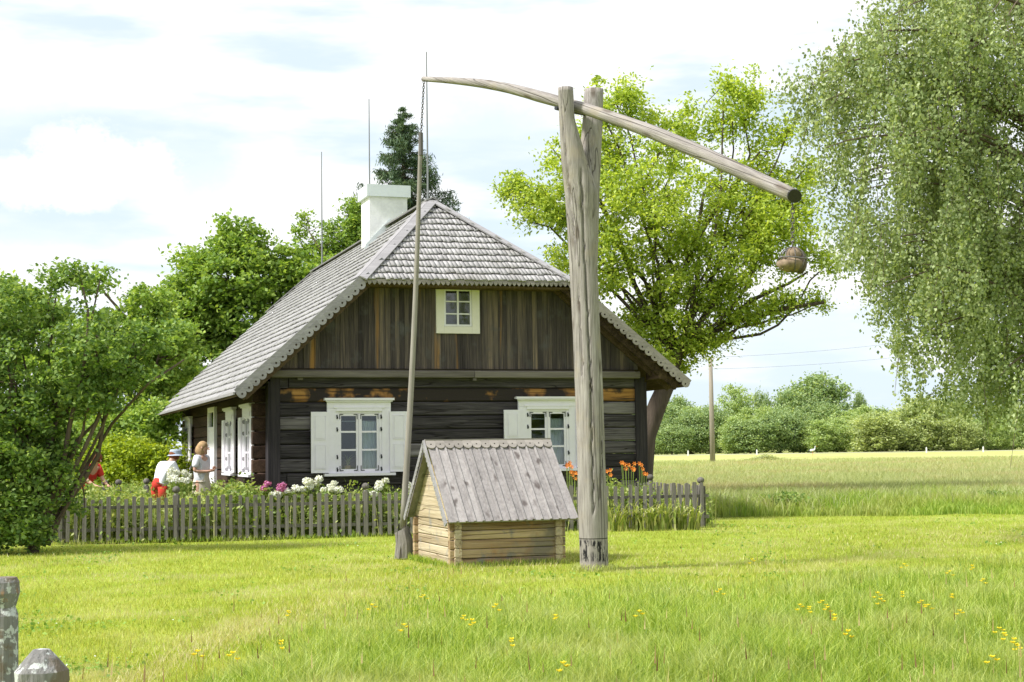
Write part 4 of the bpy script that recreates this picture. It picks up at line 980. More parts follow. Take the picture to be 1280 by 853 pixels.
# birch with hanging sprays
YB = 22.0
bb = at_y(1345, 700, YB); bb[2] = 0; bt = empty('birch_tree', bb); tag(bt, 'large weeping birch with drooping sprays of small leaves at the right edge', 'tree')
def birch():
    outline = [(985, 95), (1040, 60), (1100, 0), (1100, -60), (1500, -60), (1560, 300), (1480, 560), (1330, 600), (1240, 560), (1215, 525), (1170, 490), (1130, 470), (1095, 400), (1060, 330), (1045, 250), (1000, 180)]
    branches = []; mb = MB(); base = bb
    mbt = MB(); tk = [base, at_y(1348, 400, YB), at_y(1340, 150, YB), at_y(1330, -60, YB), at_y(1325, -200, YB)]; mbt.tube([p-base for p in tk], [.30, .24, .20, .15, .10], 12, rough=.04, cap=False)
    starts = []
    P = []; 
    tops = []
    # main limbs arch out from the trunk, sprays hang from them
    arcs = [((1345, 420), (1230, 330), (1150, 330)), ((1345, 470), (1270, 420), (1200, 440)), ((1342, 300), (1180, 180), (1080, 215)), ((1340, 200), (1180, 70), (1060, 120)), ((1340, 150), (1150, 20), (1020, 95)), ((1335, 50), (1200, -60), (1110, 5)), ((1340, 250), (1230, 130), (1130, 160)), ((1340, 350), (1200, 270), (1110, 300)), ((1335, 0), (1260, -90), (1180, -20)), ((1345, 480), (1310, 400), (1250, 470)), ((1340, 330), (1420, 200), (1500, 260)), ((1340, 180), (1430, 60), (1500, 120)), ((1340, 60), (1300, -60), (1260, 20)), ((1342, 380), (1250, 230), (1180, 260)), ((1340, 120), (1270, 10), (1210, 60)), ((1340, 180), (1120, 60), (1000, 130)), ((1340, 230), (1130, 120), (1015, 180)), ((1340, 280), (1160, 190), (1045, 240)), ((1340, 330), (1170, 250), (1065, 290)), ((1340, 100), (1140, 0), (1030, 60)), ((1345, 400), (1220, 300), (1110, 350)), ((1345, 440), (1250, 360), (1160, 400))]
    for (a, b, c) in arcs:
        for rep in range(3):
            dy = RNG.uniform(-2.2, 2.2); jx = RNG.normal(size=2)*(14 if rep else 0)
            A = at_y(*a, YB); B = at_y(b[0]+jx[0], b[1]+jx[1], YB+dy*.6); Cc = at_y(c[0]+jx[1], c[1]+jx[0]*.5, YB+dy)
            t = np.linspace(0, 1, 10)[:, None]; Q = (1-t)**2*A+2*t*(1-t)*B+t*t*Cc
            ok_ = [inside((project(q)[0]-14, project(q)[1]+4), outline) or project(q)[0] > 1280 for q in Q]; nk = ok_.index(False) if False in ok_ else 10
            if nk < 4: continue
            Q = Q[:nk]; mb.tube([q-base for q in Q], np.linspace(.035, .006, nk), 5, cap=False, rough=.1); starts.append(Q[2:])
    st_ = np.concatenate(starts)
    nc = 420; ctr = st_[RNG.choice(len(st_), nc)]+RNG.normal(size=(nc, 3))*np.array([.38, .6, .30]); n = 2500; S0 = ctr[RNG.choice(nc, n)]+RNG.normal(size=(n, 3))*np.array([.13, .13, .16]); L_ = RNG.uniform(.35, 1.25, n)
    px, py = project(S0)
    keep = np.array([inside((a, b), outline) for a, b in zip(px, py)]); S0 = S0[keep]; L_ = L_[keep]; n = len(S0)
    sway = RNG.normal(size=(n, 2))*.10
    per = 58; t = RNG.random((n, per))
    Lf = np.stack([S0[:, None, 0]+sway[:, None, 0]*t*2, S0[:, None, 1]+sway[:, None, 1]*t*2, S0[:, None, 2]-L_[:, None]*t], -1)+RNG.normal(size=(n, per, 3))*np.array([.042, .042, .03])
    Lf = Lf.reshape(-1, 3); px, py = project(Lf)
    kp = (Lf[:, 2] > 1.0) & ~((px < 1120+RNG.normal(size=len(px))*10) & (py > 400+ (px-1040)*.5)) & (py < 548+RNG.normal(size=len(px))*9) & ~((px < 1230) & (py > 520+RNG.normal(size=len(px))*8)) & (px > 984+RNG.normal(size=len(px))*6)
    Lf = Lf[kp]
    extra = [pxlobe(*a, YB, dy) for a, dy in [((1015, 108, 34, 34), 0), ((1055, 75, 42, 38), .3), ((1105, 35, 50, 46), -.3), ((1085, 140, 60, 50), .5), ((1040, 190, 34, 44), 0), ((1140, 110, 70, 70), -.6), ((1110, 240, 60, 56), .2), ((1075, 290, 30, 40), 0), ((1160, 330, 60, 60), -.3), ((1180, 200, 70, 80), .7), ((1230, 60, 90, 70), 0), ((1230, 400, 60, 60), .2), ((1260, 270, 60, 90), -.8), ((1160, 425, 36, 30), .2), ((1225, 480, 40, 34), 0)]]
    cc, kk, dd = lobes_clumps(extra, 450, .35); q = RNG.normal(size=(450, 56, 3))*np.array([.15, .15, .10]); q[:, :, 0] -= np.abs(q[:, :, 2])*.5; q[:, :, 2] -= np.abs(RNG.normal(size=(450, 56)))*.12
    Lf = np.concatenate([Lf, (cc[:, None]+q).reshape(-1, 3)])
    leaves_mesh('crown', Lf-base, .040, M['leaf_birch'], up=.0, elong=1.35, hang=1.5, parent=bt)
    mbt.build('trunk', M['bark_birch'], bt)
    for i in range(0, n, 4):
        a = S0[i]-base; b = a+np.array([sway[i, 0]*1.4, sway[i, 1]*1.4, -L_[i]*.8]); mb.tube([a, (a+b)/2, b], [.006, .004, .003], 3, cap=False)
    mb.build('limbs', M['bark'], bt)
birch()

# left shrub with leaning stems
YL = 23.0; lb = at_y(42, 688, YL); lb[2] = 0
lil = [pxlobe(*a, YL, dy) for a, dy in [((-10, 400, 70, 60), 0), ((60, 380, 60, 40), .2), ((100, 345, 40, 20), 0), ((120, 420, 65, 45), -.3), ((185, 425, 42, 30), .2), ((20, 480, 80, 60), -.4), ((100, 490, 70, 38), .2), ((30, 570, 60, 60), -.2), ((20, 650, 55, 40), -.3), ((60, 630, 40, 50), .2), ((-70, 500, 80, 120), 0), ((150, 465, 50, 26), 0), ((-60, 620, 60, 60), -.2), ((60, 560, 40, 50), .3), ((80, 600, 20, 34), -.3), ((5, 668, 60, 24), -.4), ((50, 668, 22, 18), -.5), ((25, 645, 46, 30), -.6), ((120, 500, 30, 20), -.3), ((-10, 560, 60, 80), -.6)]]
tree('lilac_shrub', 'large dark green shrub with leaning bare stems at the left edge', 'shrub', lb, lil, 820, 60, .22, .050, M['leaf_lilac'], M['bark'], ([lb, lb+np.array([-.05, 0, 1.0]), lb+np.array([-.1, 0, 2])], [.09, .08, .05]), lb+np.array([0, 0, .25]), .05, 110, .2, elong=1.5)
mb = MB()
for pts, r0 in (([(55, 680), (85, 630), (110, 580), (140, 530), (185, 480), (230, 450)], .05), ([(60, 682), (95, 600), (125, 540), (150, 480), (170, 420)], .045), ([(40, 682), (62, 600), (68, 520), (60, 440), (70, 370)], .05), ([(50, 682), (75, 600), (95, 500), (110, 420), (125, 350)], .04), ([(30, 682), (15, 600), (-5, 520), (0, 420)], .045), ([(35, 684), (30, 600), (40, 500), (20, 400)], .04)):
    P = [at_y(x, y, YL+.1+.2*math.sin(i*2+x)) for i, (x, y) in enumerate(pts)]; mb.tube([p-lb for p in P], np.linspace(r0, r0*.35, len(P))*.8, 7, rough=.08, cap=False)
mb.build('stems', M['bark'], bpy.data.objects['lilac_shrub'])

# trees behind the house on the left
YM = 52.0; b_ = at_y(300, 640, YM); b_[2] = 0
L1 = [pxlobe(*a, YM, dy) for a, dy in [((300, 300, 36, 30), 0), ((285, 350, 65, 45), -.6), ((345, 340, 45, 36), .4), ((240, 400, 60, 50), -.5), ((320, 400, 70, 50), 0), ((390, 345, 40, 30), .5), ((255, 460, 80, 50), -.6), ((350, 450, 60, 50), 0), ((230, 340, 22, 24), .3), ((375, 390, 45, 40), .5)]]
tree('maple_tree', 'full round green tree behind the left slope of the roof', 'tree', b_, L1, 760, 90, .46, .105, M['leaf_maple'], M['bark'], ([b_, at_y(300, 520, YM)], [.3, .25]), at_y(300, 500, YM), .12, 60, .35)
YM = 44.0; b_ = at_y(180, 640, YM); b_[2] = 0
L1 = [pxlobe(*a, YM, dy) for a, dy in [((180, 380, 40, 25), 0), ((150, 420, 60, 36), .3), ((200, 440, 60, 45), -.4), ((120, 470, 60, 50), .2), ((190, 510, 60, 40), 0), ((120, 350, 26, 20), .2)]]
tree('young_maple', 'lighter loose green tree between the dark shrub and the house', 'tree', b_, L1, 420, 75, .36, .085, M['leaf_maple'], M['bark'], ([b_, at_y(180, 520, YM)], [.2, .15]), at_y(180, 500, YM), .09, 60, .35)
YM = 50.0; b_ = at_y(-20, 640, YM); b_[2] = 0
L1 = [pxlobe(*a, YM, dy) for a, dy in [((-20, 380, 60, 45), 0), ((30, 420, 70, 60), .3), ((80, 480, 80, 60), -.4), ((-60, 480, 80, 70), 0), ((40, 550, 120, 40), 0)]]
tree('maple_tree', 'mid green tree standing far behind the dark shrub at the left edge', 'tree', b_, L1, 400, 75, .46, .11, M['leaf_maple'], M['bark'], ([b_, at_y(-20, 520, YM)], [.2, .15]), at_y(-20, 500, YM), .09, 40, .3)
YM = 56.0; b_ = at_y(420, 640, YM); b_[2] = 0
L1 = [pxlobe(*a, YM, dy) for a, dy in [((425, 300, 35, 30), 0), ((445, 275, 20, 28), .3), ((385, 275, 14, 10), -.4), ((400, 320, 26, 20), 0), ((465, 300, 40, 20), 0), ((375, 300, 10, 22), 0), ((430, 350, 40, 40), 0)]]
tree('apple_tree', 'airy pale green tree with thin twigs behind the chimney', 'tree', b_, L1, 330, 45, .34, .08, M['leaf_maple'], M['bark'], ([b_, at_y(430, 420, YM)], [.2, .15]), at_y(430, 400, YM), .06, 120, .3)
# lower greenery behind the garden
YM = 38.0; b_ = at_y(165, 640, YM); b_[2] = 0
L1 = [pxlobe(*a, YM, dy) for a, dy in [((165, 580, 55, 32), 0), ((135, 590, 40, 26), .3), ((205, 585, 30, 30), -.2), ((150, 560, 30, 14), .3), ((110, 600, 40, 20), 0)]]
o, cc = crown('golden_shrub', L1, 420, 60, .28, .06, M['leaf_gold'], None, .3, origin=b_); o.location = b_; tag(o, 'bright yellow green leafy shrub mass behind the man in the garden', 'shrub')
YM = 41.0; b_ = at_y(150, 640, YM); b_[2] = 0
L1 = [pxlobe(*a, YM, dy) for a, dy in [((195, 535, 40, 34), 0), ((140, 545, 40, 26), .3), ((100, 560, 60, 34), -.2), ((40, 570, 60, 40), 0)]]
o, cc = crown('hazel_shrub', L1, 300, 60, .4, .085, M['leaf_maple'], None, .3, origin=b_); o.location = b_; tag(o, 'dark green bush line between the house corner and the yellow green shrub', 'shrub')

# spruce
YS = 58.0
def spruce():
    b = at_y(508, 640, YS); b[2] = 0; top = at_y(505, 134, YS)[2]; r = empty('spruce_tree', b); tag(r, 'tall dark spruce rising behind the white chimney', 'tree')
    mb = MB(); mb.tube([(0, 0, 0), (0, 0, top*.5), (0, 0, top)], [.28, .18, .02], 8); P = []; z = 6.5; twig = []
    while z < top-.05:
        f = (top-z)/(top-5.0); rad = min(.08+4.6*f**.85, 2.7); nb = int(6+7*min(1, f*2))
        for k in range(nb):
            a = RNG.uniform(0, 6.28); L_ = rad*RNG.uniform(.6, 1.15); d = np.array([math.cos(a), math.sin(a), 0]); rise = .25
            pts = [np.array([0, 0, z])+d*L_*t+np.array([0, 0, 1.])*(-.45*t+.42*t*t)*L_ for t in np.linspace(0, 1, 7)]
            mb.tube(pts, np.linspace(.03, .008, 7), 4, cap=False)
            n = int(190*L_); t = RNG.random(n)**.6; Q = np.array([np.interp(t, np.linspace(0, 1, 7), [p[i] for p in pts]) for i in range(3)]).T
            sp = RNG.normal(size=(n, 3))*np.array([.10, .10, .04])*(.35+.65*min(1, L_)); sp[:, 2] -= np.abs(RNG.normal(size=n))*.16*min(1, L_); P.append(Q+sp)
        z += RNG.uniform(.28, .40)*(1 if top-z > 1.5 else .6)
    P = np.concatenate(P); leaves_mesh('crown', P, .035, M['leaf_spruce'], up=.2, elong=6, hang=1.3, parent=r); mb.build('trunk', M['bark'], r)
spruce()

# far wood: four crown shapes shared by single trees
def far_proto(seed, mat, tall):
    rs = np.random.default_rng(seed); lobes = []
    for k in range(9): lobes.append((np.array([rs.uniform(-2.6, 2.6), rs.uniform(-2, 2), rs.uniform(2.0, 6.6)*tall]), (rs.uniform(1.3, 2.4),)*2+(rs.uniform(1.2, 2.0),)))
    lobes.append((np.array([0, 0, 2.0]), (3.4, 3, 2.0))); lobes.append((np.array([0, 0, 6.8*tall]), (1.6, 1.6, 1.4)))
    return lobes
protos = []
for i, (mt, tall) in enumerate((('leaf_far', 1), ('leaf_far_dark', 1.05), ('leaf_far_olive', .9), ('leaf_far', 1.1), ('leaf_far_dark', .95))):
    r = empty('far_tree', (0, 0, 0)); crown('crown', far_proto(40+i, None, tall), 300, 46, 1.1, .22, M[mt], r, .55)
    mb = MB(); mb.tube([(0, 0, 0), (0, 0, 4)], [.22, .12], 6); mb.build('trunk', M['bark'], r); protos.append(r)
used = [False]*5
def place_far(x, ytop, D, wpx, k, label, cat='tree', group='trees of the wood beyond the field'):
    o = protos[k] if not used[k] else copy_tree(protos[k]); used[k] = True
    B = at_y(x, 560, D); top = at_y(x, ytop, D)[2]; hgt = 8.0*(1, 1.05, .9, 1.1, .95)[k]
    o.location = (B[0], D, 0); sx = wpx*D/FPX/7.6; o.scale = (sx, sx, top/hgt); o.rotation_euler = (0, 0, RNG.uniform(0, 6.28)); tag(o, label, cat, group)
front = 'bushy green tree in the front row of the far wood across the field'
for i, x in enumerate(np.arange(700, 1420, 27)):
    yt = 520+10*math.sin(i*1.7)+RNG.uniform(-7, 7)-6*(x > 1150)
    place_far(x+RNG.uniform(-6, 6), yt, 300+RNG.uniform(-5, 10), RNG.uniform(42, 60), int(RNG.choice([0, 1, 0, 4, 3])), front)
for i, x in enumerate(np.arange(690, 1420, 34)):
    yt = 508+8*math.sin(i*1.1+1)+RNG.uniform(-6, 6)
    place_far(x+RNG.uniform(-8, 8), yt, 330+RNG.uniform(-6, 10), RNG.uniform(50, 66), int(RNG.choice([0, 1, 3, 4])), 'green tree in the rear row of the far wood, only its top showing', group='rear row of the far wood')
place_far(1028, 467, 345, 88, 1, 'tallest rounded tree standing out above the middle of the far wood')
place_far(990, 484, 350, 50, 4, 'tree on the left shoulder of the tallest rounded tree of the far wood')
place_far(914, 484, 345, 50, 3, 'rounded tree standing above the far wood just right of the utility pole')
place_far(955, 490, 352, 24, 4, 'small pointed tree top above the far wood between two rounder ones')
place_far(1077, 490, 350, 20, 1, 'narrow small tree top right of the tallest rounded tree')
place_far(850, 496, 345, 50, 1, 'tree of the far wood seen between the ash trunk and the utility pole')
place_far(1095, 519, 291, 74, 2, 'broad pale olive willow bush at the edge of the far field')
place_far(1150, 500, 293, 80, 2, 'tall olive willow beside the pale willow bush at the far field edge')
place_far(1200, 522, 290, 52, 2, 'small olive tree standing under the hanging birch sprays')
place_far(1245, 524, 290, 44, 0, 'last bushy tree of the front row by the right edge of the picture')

# ================================================================== UTILITY POLE, WIRES, FIELD THINGS
ub_ = ground(891, 583); up_ = empty('utility_pole', (ub_[0], ub_[1], 0)); tag(up_, 'plain wooden utility pole standing in the field', 'utility pole'); ut = at_y(888, 447, ub_[1])
mb = MB(); tp = ut-ub_; s_ = ub_[1]/FPX
mb.tube([(0, 0, 0), tuple(tp*.5), tuple(tp)], [3.4*s_, 2.9*s_, 2.4*s_], 12); mb.build('shaft', M['utility_wood'], up_, smooth=True)
mb = MB(); mb.tube([tuple(tp+np.array([-.25, 0, -.2])), tuple(tp+np.array([.25, 0, -.2]))], .03, 6); mb.build('bracket', M['iron'], up_)
for sg in (-1, 1):
    mb = MB(); p = tp+np.array([.25*sg, 0, -.12]); mb.tube([p, p+np.array([0, 0, .06]), p+np.array([0, 0, .09]), p+np.array([0, 0, .16])], [.05, .07, .04, .05], 8); mb.build('insulator', M['porcelain'], up_)
for (a, b, lab) in (((ut[0]+.25, ub_[1], ut[2]-.0), (60, 150, 15.5), 'upper overhead wire running right from the utility pole'), ((ut[0]-.25, ub_[1], ut[2]-.9), (60, 148, 13.6), 'lower overhead wire running right from the utility pole'), ((ut[0]-.25, ub_[1], ut[2]-.0), (-40, 60, 7.4), 'overhead wire from the utility pole passing behind the house')):
    a = np.array(a); b = np.array(b, float); t = np.linspace(0, 1, 24)[:, None]; P = a*(1-t)+b*t; P[:, 2] -= 4*1.0*(t*(1-t))[:, 0]
    mb = MB(); mb.tube(P, .009, 4, cap=False); o = mb.build('overhead_wire', M['wire']); tag(o, lab, 'wire')
for x, D, lab in ((860, 250, 'pale marker stake in the far field just left of the utility pole'), (946, 250, 'pale marker stake at the far field edge right of the utility pole'), (1158, 240, 'pale marker stake at the field edge under the olive willow'), (1229, 240, 'pale marker stake nearest the right edge of the picture')):
    p = at_y(x, 560, D); mb = MB(); mb.box((-.10, -.10, 0), (.10, .10, .8), bev=.03); mb.tube([(0, 0, .8), (0, 0, .95)], [.09, .03], 6); o = mb.build('marker_stake', M['plaster']); o.location = (p[0], D, 0); tag(o, lab, 'stake', 'marker stakes along the far field')
# white stork in the field
sp = ground(1016, 571.5); sk = empty('white_stork', (sp[0], sp[1], .12)); tag(sk, 'white stork standing in the pale field grass', 'bird'); sk.scale = (1.25,)*3
mb = MB(); mb.tube([(-.42, 0, .50), (-.30, 0, .54), (-.1, 0, .58), (.12, 0, .62), (.22, 0, .70), (.25, 0, .82), (.24, 0, .92), (.28, 0, .98), (.34, 0, .98)], [.02, .07, .13, .12, .06, .035, .035, .045, .02], 10); bd = mb.build('body', M['cloth_white'], sk, smooth=True)
mb = MB(); mb.tube([(-.50, 0, .47), (-.36, 0, .53), (-.15, 0, .57)], [.02, .09, .05], 8); mb.build('wing_feathers', M['tar'], sk)
mb = MB(); mb.tube([(.33, 0, .98), (.52, 0, .93)], [.018, .004], 6); mb.build('beak', M['petal_orange'], sk)
for yy in (-.05, .05):
    mb = MB(); mb.tube([(0, yy, .52), (.02, yy, .27), (0, yy, .0), (.08, yy, 0)], [.018, .012, .010, .008], 6); mb.build('leg', M['petal_orange'], sk)
hp2 = ground(957, 575.5); P = RNG.normal(size=(1500, 3))*np.array([.75, .5, .16]); P[:, 2] = np.abs(P[:, 2])*(1.3-np.clip(np.abs(P[:, 0])*.6, 0, 1)); o = leaves_mesh('hay_heap', P, .10, M['grass_field'], elong=4); o.location = (hp2[0], hp2[1], .05); tag(o, 'small pale heap of cut hay lying in the field', 'hay heap')

# ================================================================== GRASS
def sample(n, x0, x1, y0, y1, power=1.0):
    x = RNG.uniform(x0, x1, n); y = y0+(y1-y0)*RNG.random(n)**power
    d = FWD[None]+ER[None]*((x-640)/FPX)[:, None]-EU[None]*((y-426.5)/FPX)[:, None]; t = -EYE/d[:, 2]; P = d*t[:, None]; P[:, 2] = 0
    return P, x, y
tall_x = [-200, 150, 230, 330, 420, 500, 560, 640, 720, 800, 900, 1000, 1100, 1200, 1290, 1500]; tall_y = [1000, 880, 835, 792, 768, 752, 738, 728, 724, 722, 722, 716, 702, 694, 690, 690]
def vnoise(P, sc, seed=0):
    x, y = P[:, 0]*sc, P[:, 1]*sc; rs = np.random.default_rng(seed); v = 0
    for k in range(7): a = rs.uniform(0, 6.28); f = rs.uniform(.6, 2.2); v = v+np.sin((x*math.cos(a)+y*math.sin(a))*f+rs.uniform(0, 6.28))
    return v/7
clear = [(HO[:2]+hu[:2]*HW/2+hv[:2]*HL/2)]
def outside_house(P):
    q = P-HO; u = q@hu; v = q@hv; ok = ~((u > -.05) & (u < HW+.05) & (v > -.05) & (v < HL+.1))
    q = P-np.array([wo[0], wo[1], 0]); u = q@hu; v = q@hv; ok &= ~((u > .0) & (u < ww-.0) & (v > .0) & (v < wd)); return ok
# mown lawn
P, x, y = sample(430000, -120, 1400, 634, 990, 1.15); ty = np.interp(x, tall_x, tall_y); keep = (P[:, 1] < 33.5) & outside_house(P); P = P[keep]; P[:, 2] = terrain(P)
h = RNG.uniform(.02, .06, len(P))*(1+.35*vnoise(P, 1.3, 3)+.5*vnoise(P, 5, 31)); w = .0035+P[:, 1]*.00030
o = blades('lawn_grass', P, h, w, M['grass_lawn'], .9, kinked=False); tag(o, 'short mown yellow green lawn', 'grass', kind='stuff')
P, x, y = sample(70000, -120, 1400, 640, 1000, 1.1); P = P[(P[:, 1] < 31) & outside_house(P)]; P = P[np.clip(vnoise(P, 1.9, 61)*2.6-.35+.6*vnoise(P, 6, 62), 0, 1) > RNG.random(len(P))]; P[:, 2] = terrain(P)+RNG.uniform(.015, .05, len(P))
o = leaves_mesh('clover', P, .022+P[:, 1]*.0006, M['clover'], up=1.5, elong=1.1); tag(o, 'darker clover and weed patches in the lawn', 'weeds', kind='stuff')
P = P[RNG.random(len(P)) < .02]; P[:, 2] += .03; o = leaves_mesh('clover_flowers', P, .016, M['petal_white'], up=1, elong=1.); tag(o, 'tiny white clover heads scattered over the lawn', 'flowers', kind='stuff')
# worn straw coloured strip between the mown and the long grass
P, x, y = sample(150000, -80, 1380, 640, 900, 1.0); ty = np.interp(x, tall_x, tall_y)
msk = 1.0*np.exp(-((y-(ty-20-6*np.sin(x*.012)))/15)**2)*np.clip(.75+1.1*vnoise(P, .9, 77), 0, 1)*np.where(x > 700, .55, 1.0)+.22*np.clip(vnoise(P, .6, 41)*2.2-.3, 0, 1)
P = P[RNG.random(len(P)) < msk]; P[:, 2] = terrain(P)
o = blades('dry_grass', P, RNG.uniform(.03, .075, len(P)), .004+P[:, 1]*.0003, M['grass_dry'], 1.1, kinked=False); tag(o, 'straw coloured dry grass in patches of the lawn', 'grass', kind='stuff')
# long grass in the foreground
P, x, y = sample(330000, -60, 1380, 690, 1020, 1.0); ty = np.interp(x, tall_x, tall_y)+22*vnoise(P, 1.6, 5)
depth = (y-ty)/60; keep = RNG.random(len(P)) < np.clip(depth*1.4+.12, 0, 1); P = P[keep]; depth = depth[keep]; P[:, 2] = terrain(P)
h = RNG.uniform(.08, .26, len(P))*np.clip(.35+depth*.5, .35, 1)*(1+.45*vnoise(P, 2.2, 9)+.5*vnoise(P, 7, 19)); 
o = blades('long_grass', P, h, .0035+P[:, 1]*.00022, M['grass_tall'], .75); tag(o, 'long bright green grass in the foreground', 'grass', kind='stuff')
P, x, y = sample(1500, -60, 1380, 700, 1000, .8); ty = np.interp(x, tall_x, tall_y); P = P[(y > ty-14)]; P[:, 2] = terrain(P)
P2 = P[RNG.random(len(P)) < .3]; h = RNG.uniform(.18, .42, len(P2)); a_ = blades('seed_stalks', np.concatenate([P2, P2+np.stack([h*0, h*0, h*.8], 1)]), np.concatenate([h, h*.3]), np.concatenate([h*0+.0028, h*0+.010]), M['seed_stem'], .12, kinked=False); tag(a_, 'thin brown and straw seed stalks standing in the long grass', 'grass', kind='stuff')
# tufts of long grass round posts, well, fence foot
T = []
for k in range(2600):
    t = random.random(); p = fa+(fb_-fa)*t+np.array([0, random.uniform(-.16, .12), 0]); T.append(p)
for k in range(450):
    a = random.random()*6.28; T.append(np.array([pb[0]+math.cos(a)*random.uniform(.17, .30), pb[1]+math.sin(a)*random.uniform(.17, .3), 0]))
for k in range(1500):
    t = random.random()*(ww+wd); q = wo*np.array([1, 1, 0])+(hu*t-hv*.03 if t < ww else hv*(t-ww)-hu*.03)+np.array([random.uniform(-.04, .04), random.uniform(-.06, .02), 0]); T.append(q)
T = np.array(T); o = blades('fence_foot_grass', T, RNG.uniform(.04, .12, len(T)), .008, M['grass_tall'], .8); tag(o, 'unmown grass along fence, post and well', 'grass', kind='stuff')
# unmown edge of the field and the field itself
P, x, y = sample(260000, 780, 1500, 575, 652, 1.0)
edge = 31.3+.7*np.sin(P[:, 0]*.35)+.9*vnoise(P, 1.4, 6); keep = (P[:, 1] > edge) & (P[:, 1] < 125) & (P[:, 0] > 3.2) & outside_house(P); P = P[keep]; D = P[:, 1]
g = np.clip((D-31)/13+.35*vnoise(P, .35, 2), 0, 1)
a = P[g < RNG.random(len(P))]; b = P[g >= RNG.random(len(P))]
o = blades('field_edge_grass', a, RNG.uniform(.15, .5, len(a))*np.clip((a[:, 1]-30.3)/2.2, .3, 1)*(1+.3*vnoise(a, .8, 4)+.3*vnoise(a, 3, 14)), .010+a[:, 1]*.0003, M['grass_edge'], .6); tag(o, 'green unmown grass at the near edge of the field', 'grass', kind='stuff')
o = blades('field_grass', b, RNG.uniform(.3, .6, len(b)), .010+b[:, 1]*.00035, M['grass_field'], .6); tag(o, 'pale seeding grass of the field', 'grass', kind='stuff')

for x, y, lab in ((961, 626, 'dark weed clump at the near edge of the field, left of the others'), (985, 631, 'smaller weed clump beside the darkest one at the field edge'), (1240, 622, 'tall weed clump at the field edge near the right of the picture')):
    p = ground(x, y+12); p[2] = 0; hh_ = random.uniform(.35, .5); P = RNG.normal(size=(420, 3))*np.array([.20, .18, 0]); P[:, 2] = RNG.uniform(.05, hh_, 420)*(1-.3*np.abs(P[:, 0])); e = empty('weed_clump', p); tag(e, lab, 'weed', 'weeds along the field edge')
    leaves_mesh('leaves', P, .05, M['leaf_lilac'], parent=e, elong=2.2); mb = MB()
    for k in range(6): a = RNG.normal(size=2)*.12; mb.tube([(a[0]*.3, a[1]*.3, 0), (a[0], a[1], hh_*.9)], .008, 4)
    mb.build('stems', M['leaf_garden'], e)
# ================================================================== GARDEN PLANTS
# leafy undergrowth behind the fence
n = 1500; t = RNG.random(n); cc = fa+(fb_-fa)*t[:, None]; back = RNG.uniform(.12, 1.5, n); cc[:, 1] += back; cc[:, 2] = RNG.random(n)*(.55+.22*np.sin(t*31)+.12*np.sin(t*77))*np.where((cc[:, 0] > -4.6), .88, 1.0)+.05
n2 = 2300; c2 = np.stack([RNG.uniform(-10.5, -5.3, n2), RNG.uniform(26.6, 35.5, n2), RNG.uniform(.05, .85, n2)], 1); c2 = c2[outside_house(c2)]
c2[:, 2] *= (.75+.35*vnoise(c2, 1.1, 8)); CC = np.concatenate([cc, c2]); CC = CC[outside_house(CC)]
P = np.repeat(CC, 36, 0)+RNG.normal(size=(len(CC)*36, 3))*np.array([.12, .12, .10]); P = P[(P[:, 2] > .01)]
o = leaves_mesh('garden_undergrowth', P, .042, M['leaf_garden'], elong=2.0, up=.1); tag(o, 'mixed leafy undergrowth filling the garden behind the fence', 'garden plants', kind='stuff')
S_ = np.repeat(CC, 3, 0)+RNG.normal(size=(len(CC)*3, 3))*.12; S_[:, 2] = 0; o = blades('garden_stems', S_, RNG.uniform(.35, .95, len(S_)), .014, M['leaf_iris'], .3); tag(o, 'thin upright stems and seed stalks in the garden', 'garden plants', kind='stuff')

def phlox(pos, hgt, r, mat, label, nh=3, group='phlox plants in the garden'):
    pos = np.array(pos, float); pos[2] = 0; e = empty('phlox_plant', pos); tag(e, label, 'flower', group)
    P = RNG.normal(size=(260, 3))*np.array([r*.55, r*.55, .0]); P[:, 2] = RNG.uniform(.1, hgt-.06, 260); leaves_mesh('leaves', P, .045, M['leaf_garden'], elong=2.2, parent=e)
    for k in range(nh):
        c = np.array([RNG.uniform(-r, r), RNG.uniform(-r*.6, r*.6), hgt+RNG.uniform(-.07, .06)]); d = RNG.normal(size=(130, 3)); d /= np.linalg.norm(d, axis=1)[:, None]
        rr = RNG.uniform(.055, .085); leaves_mesh('blossom', c+d*np.array([rr, rr, rr*.75])*RNG.uniform(.65, 1.25, 130)[:, None], .030, mat, up=0, elong=1., parent=e, nrm=d)
        mb = MB(); mb.tube([(c[0]*.5, c[1]*.5, 0), tuple(c)], .006, 4); mb.build('stem', M['leaf_garden'], e)
def pixpos(x, y, D): p = at_y(x, y, D); return p, p[2]
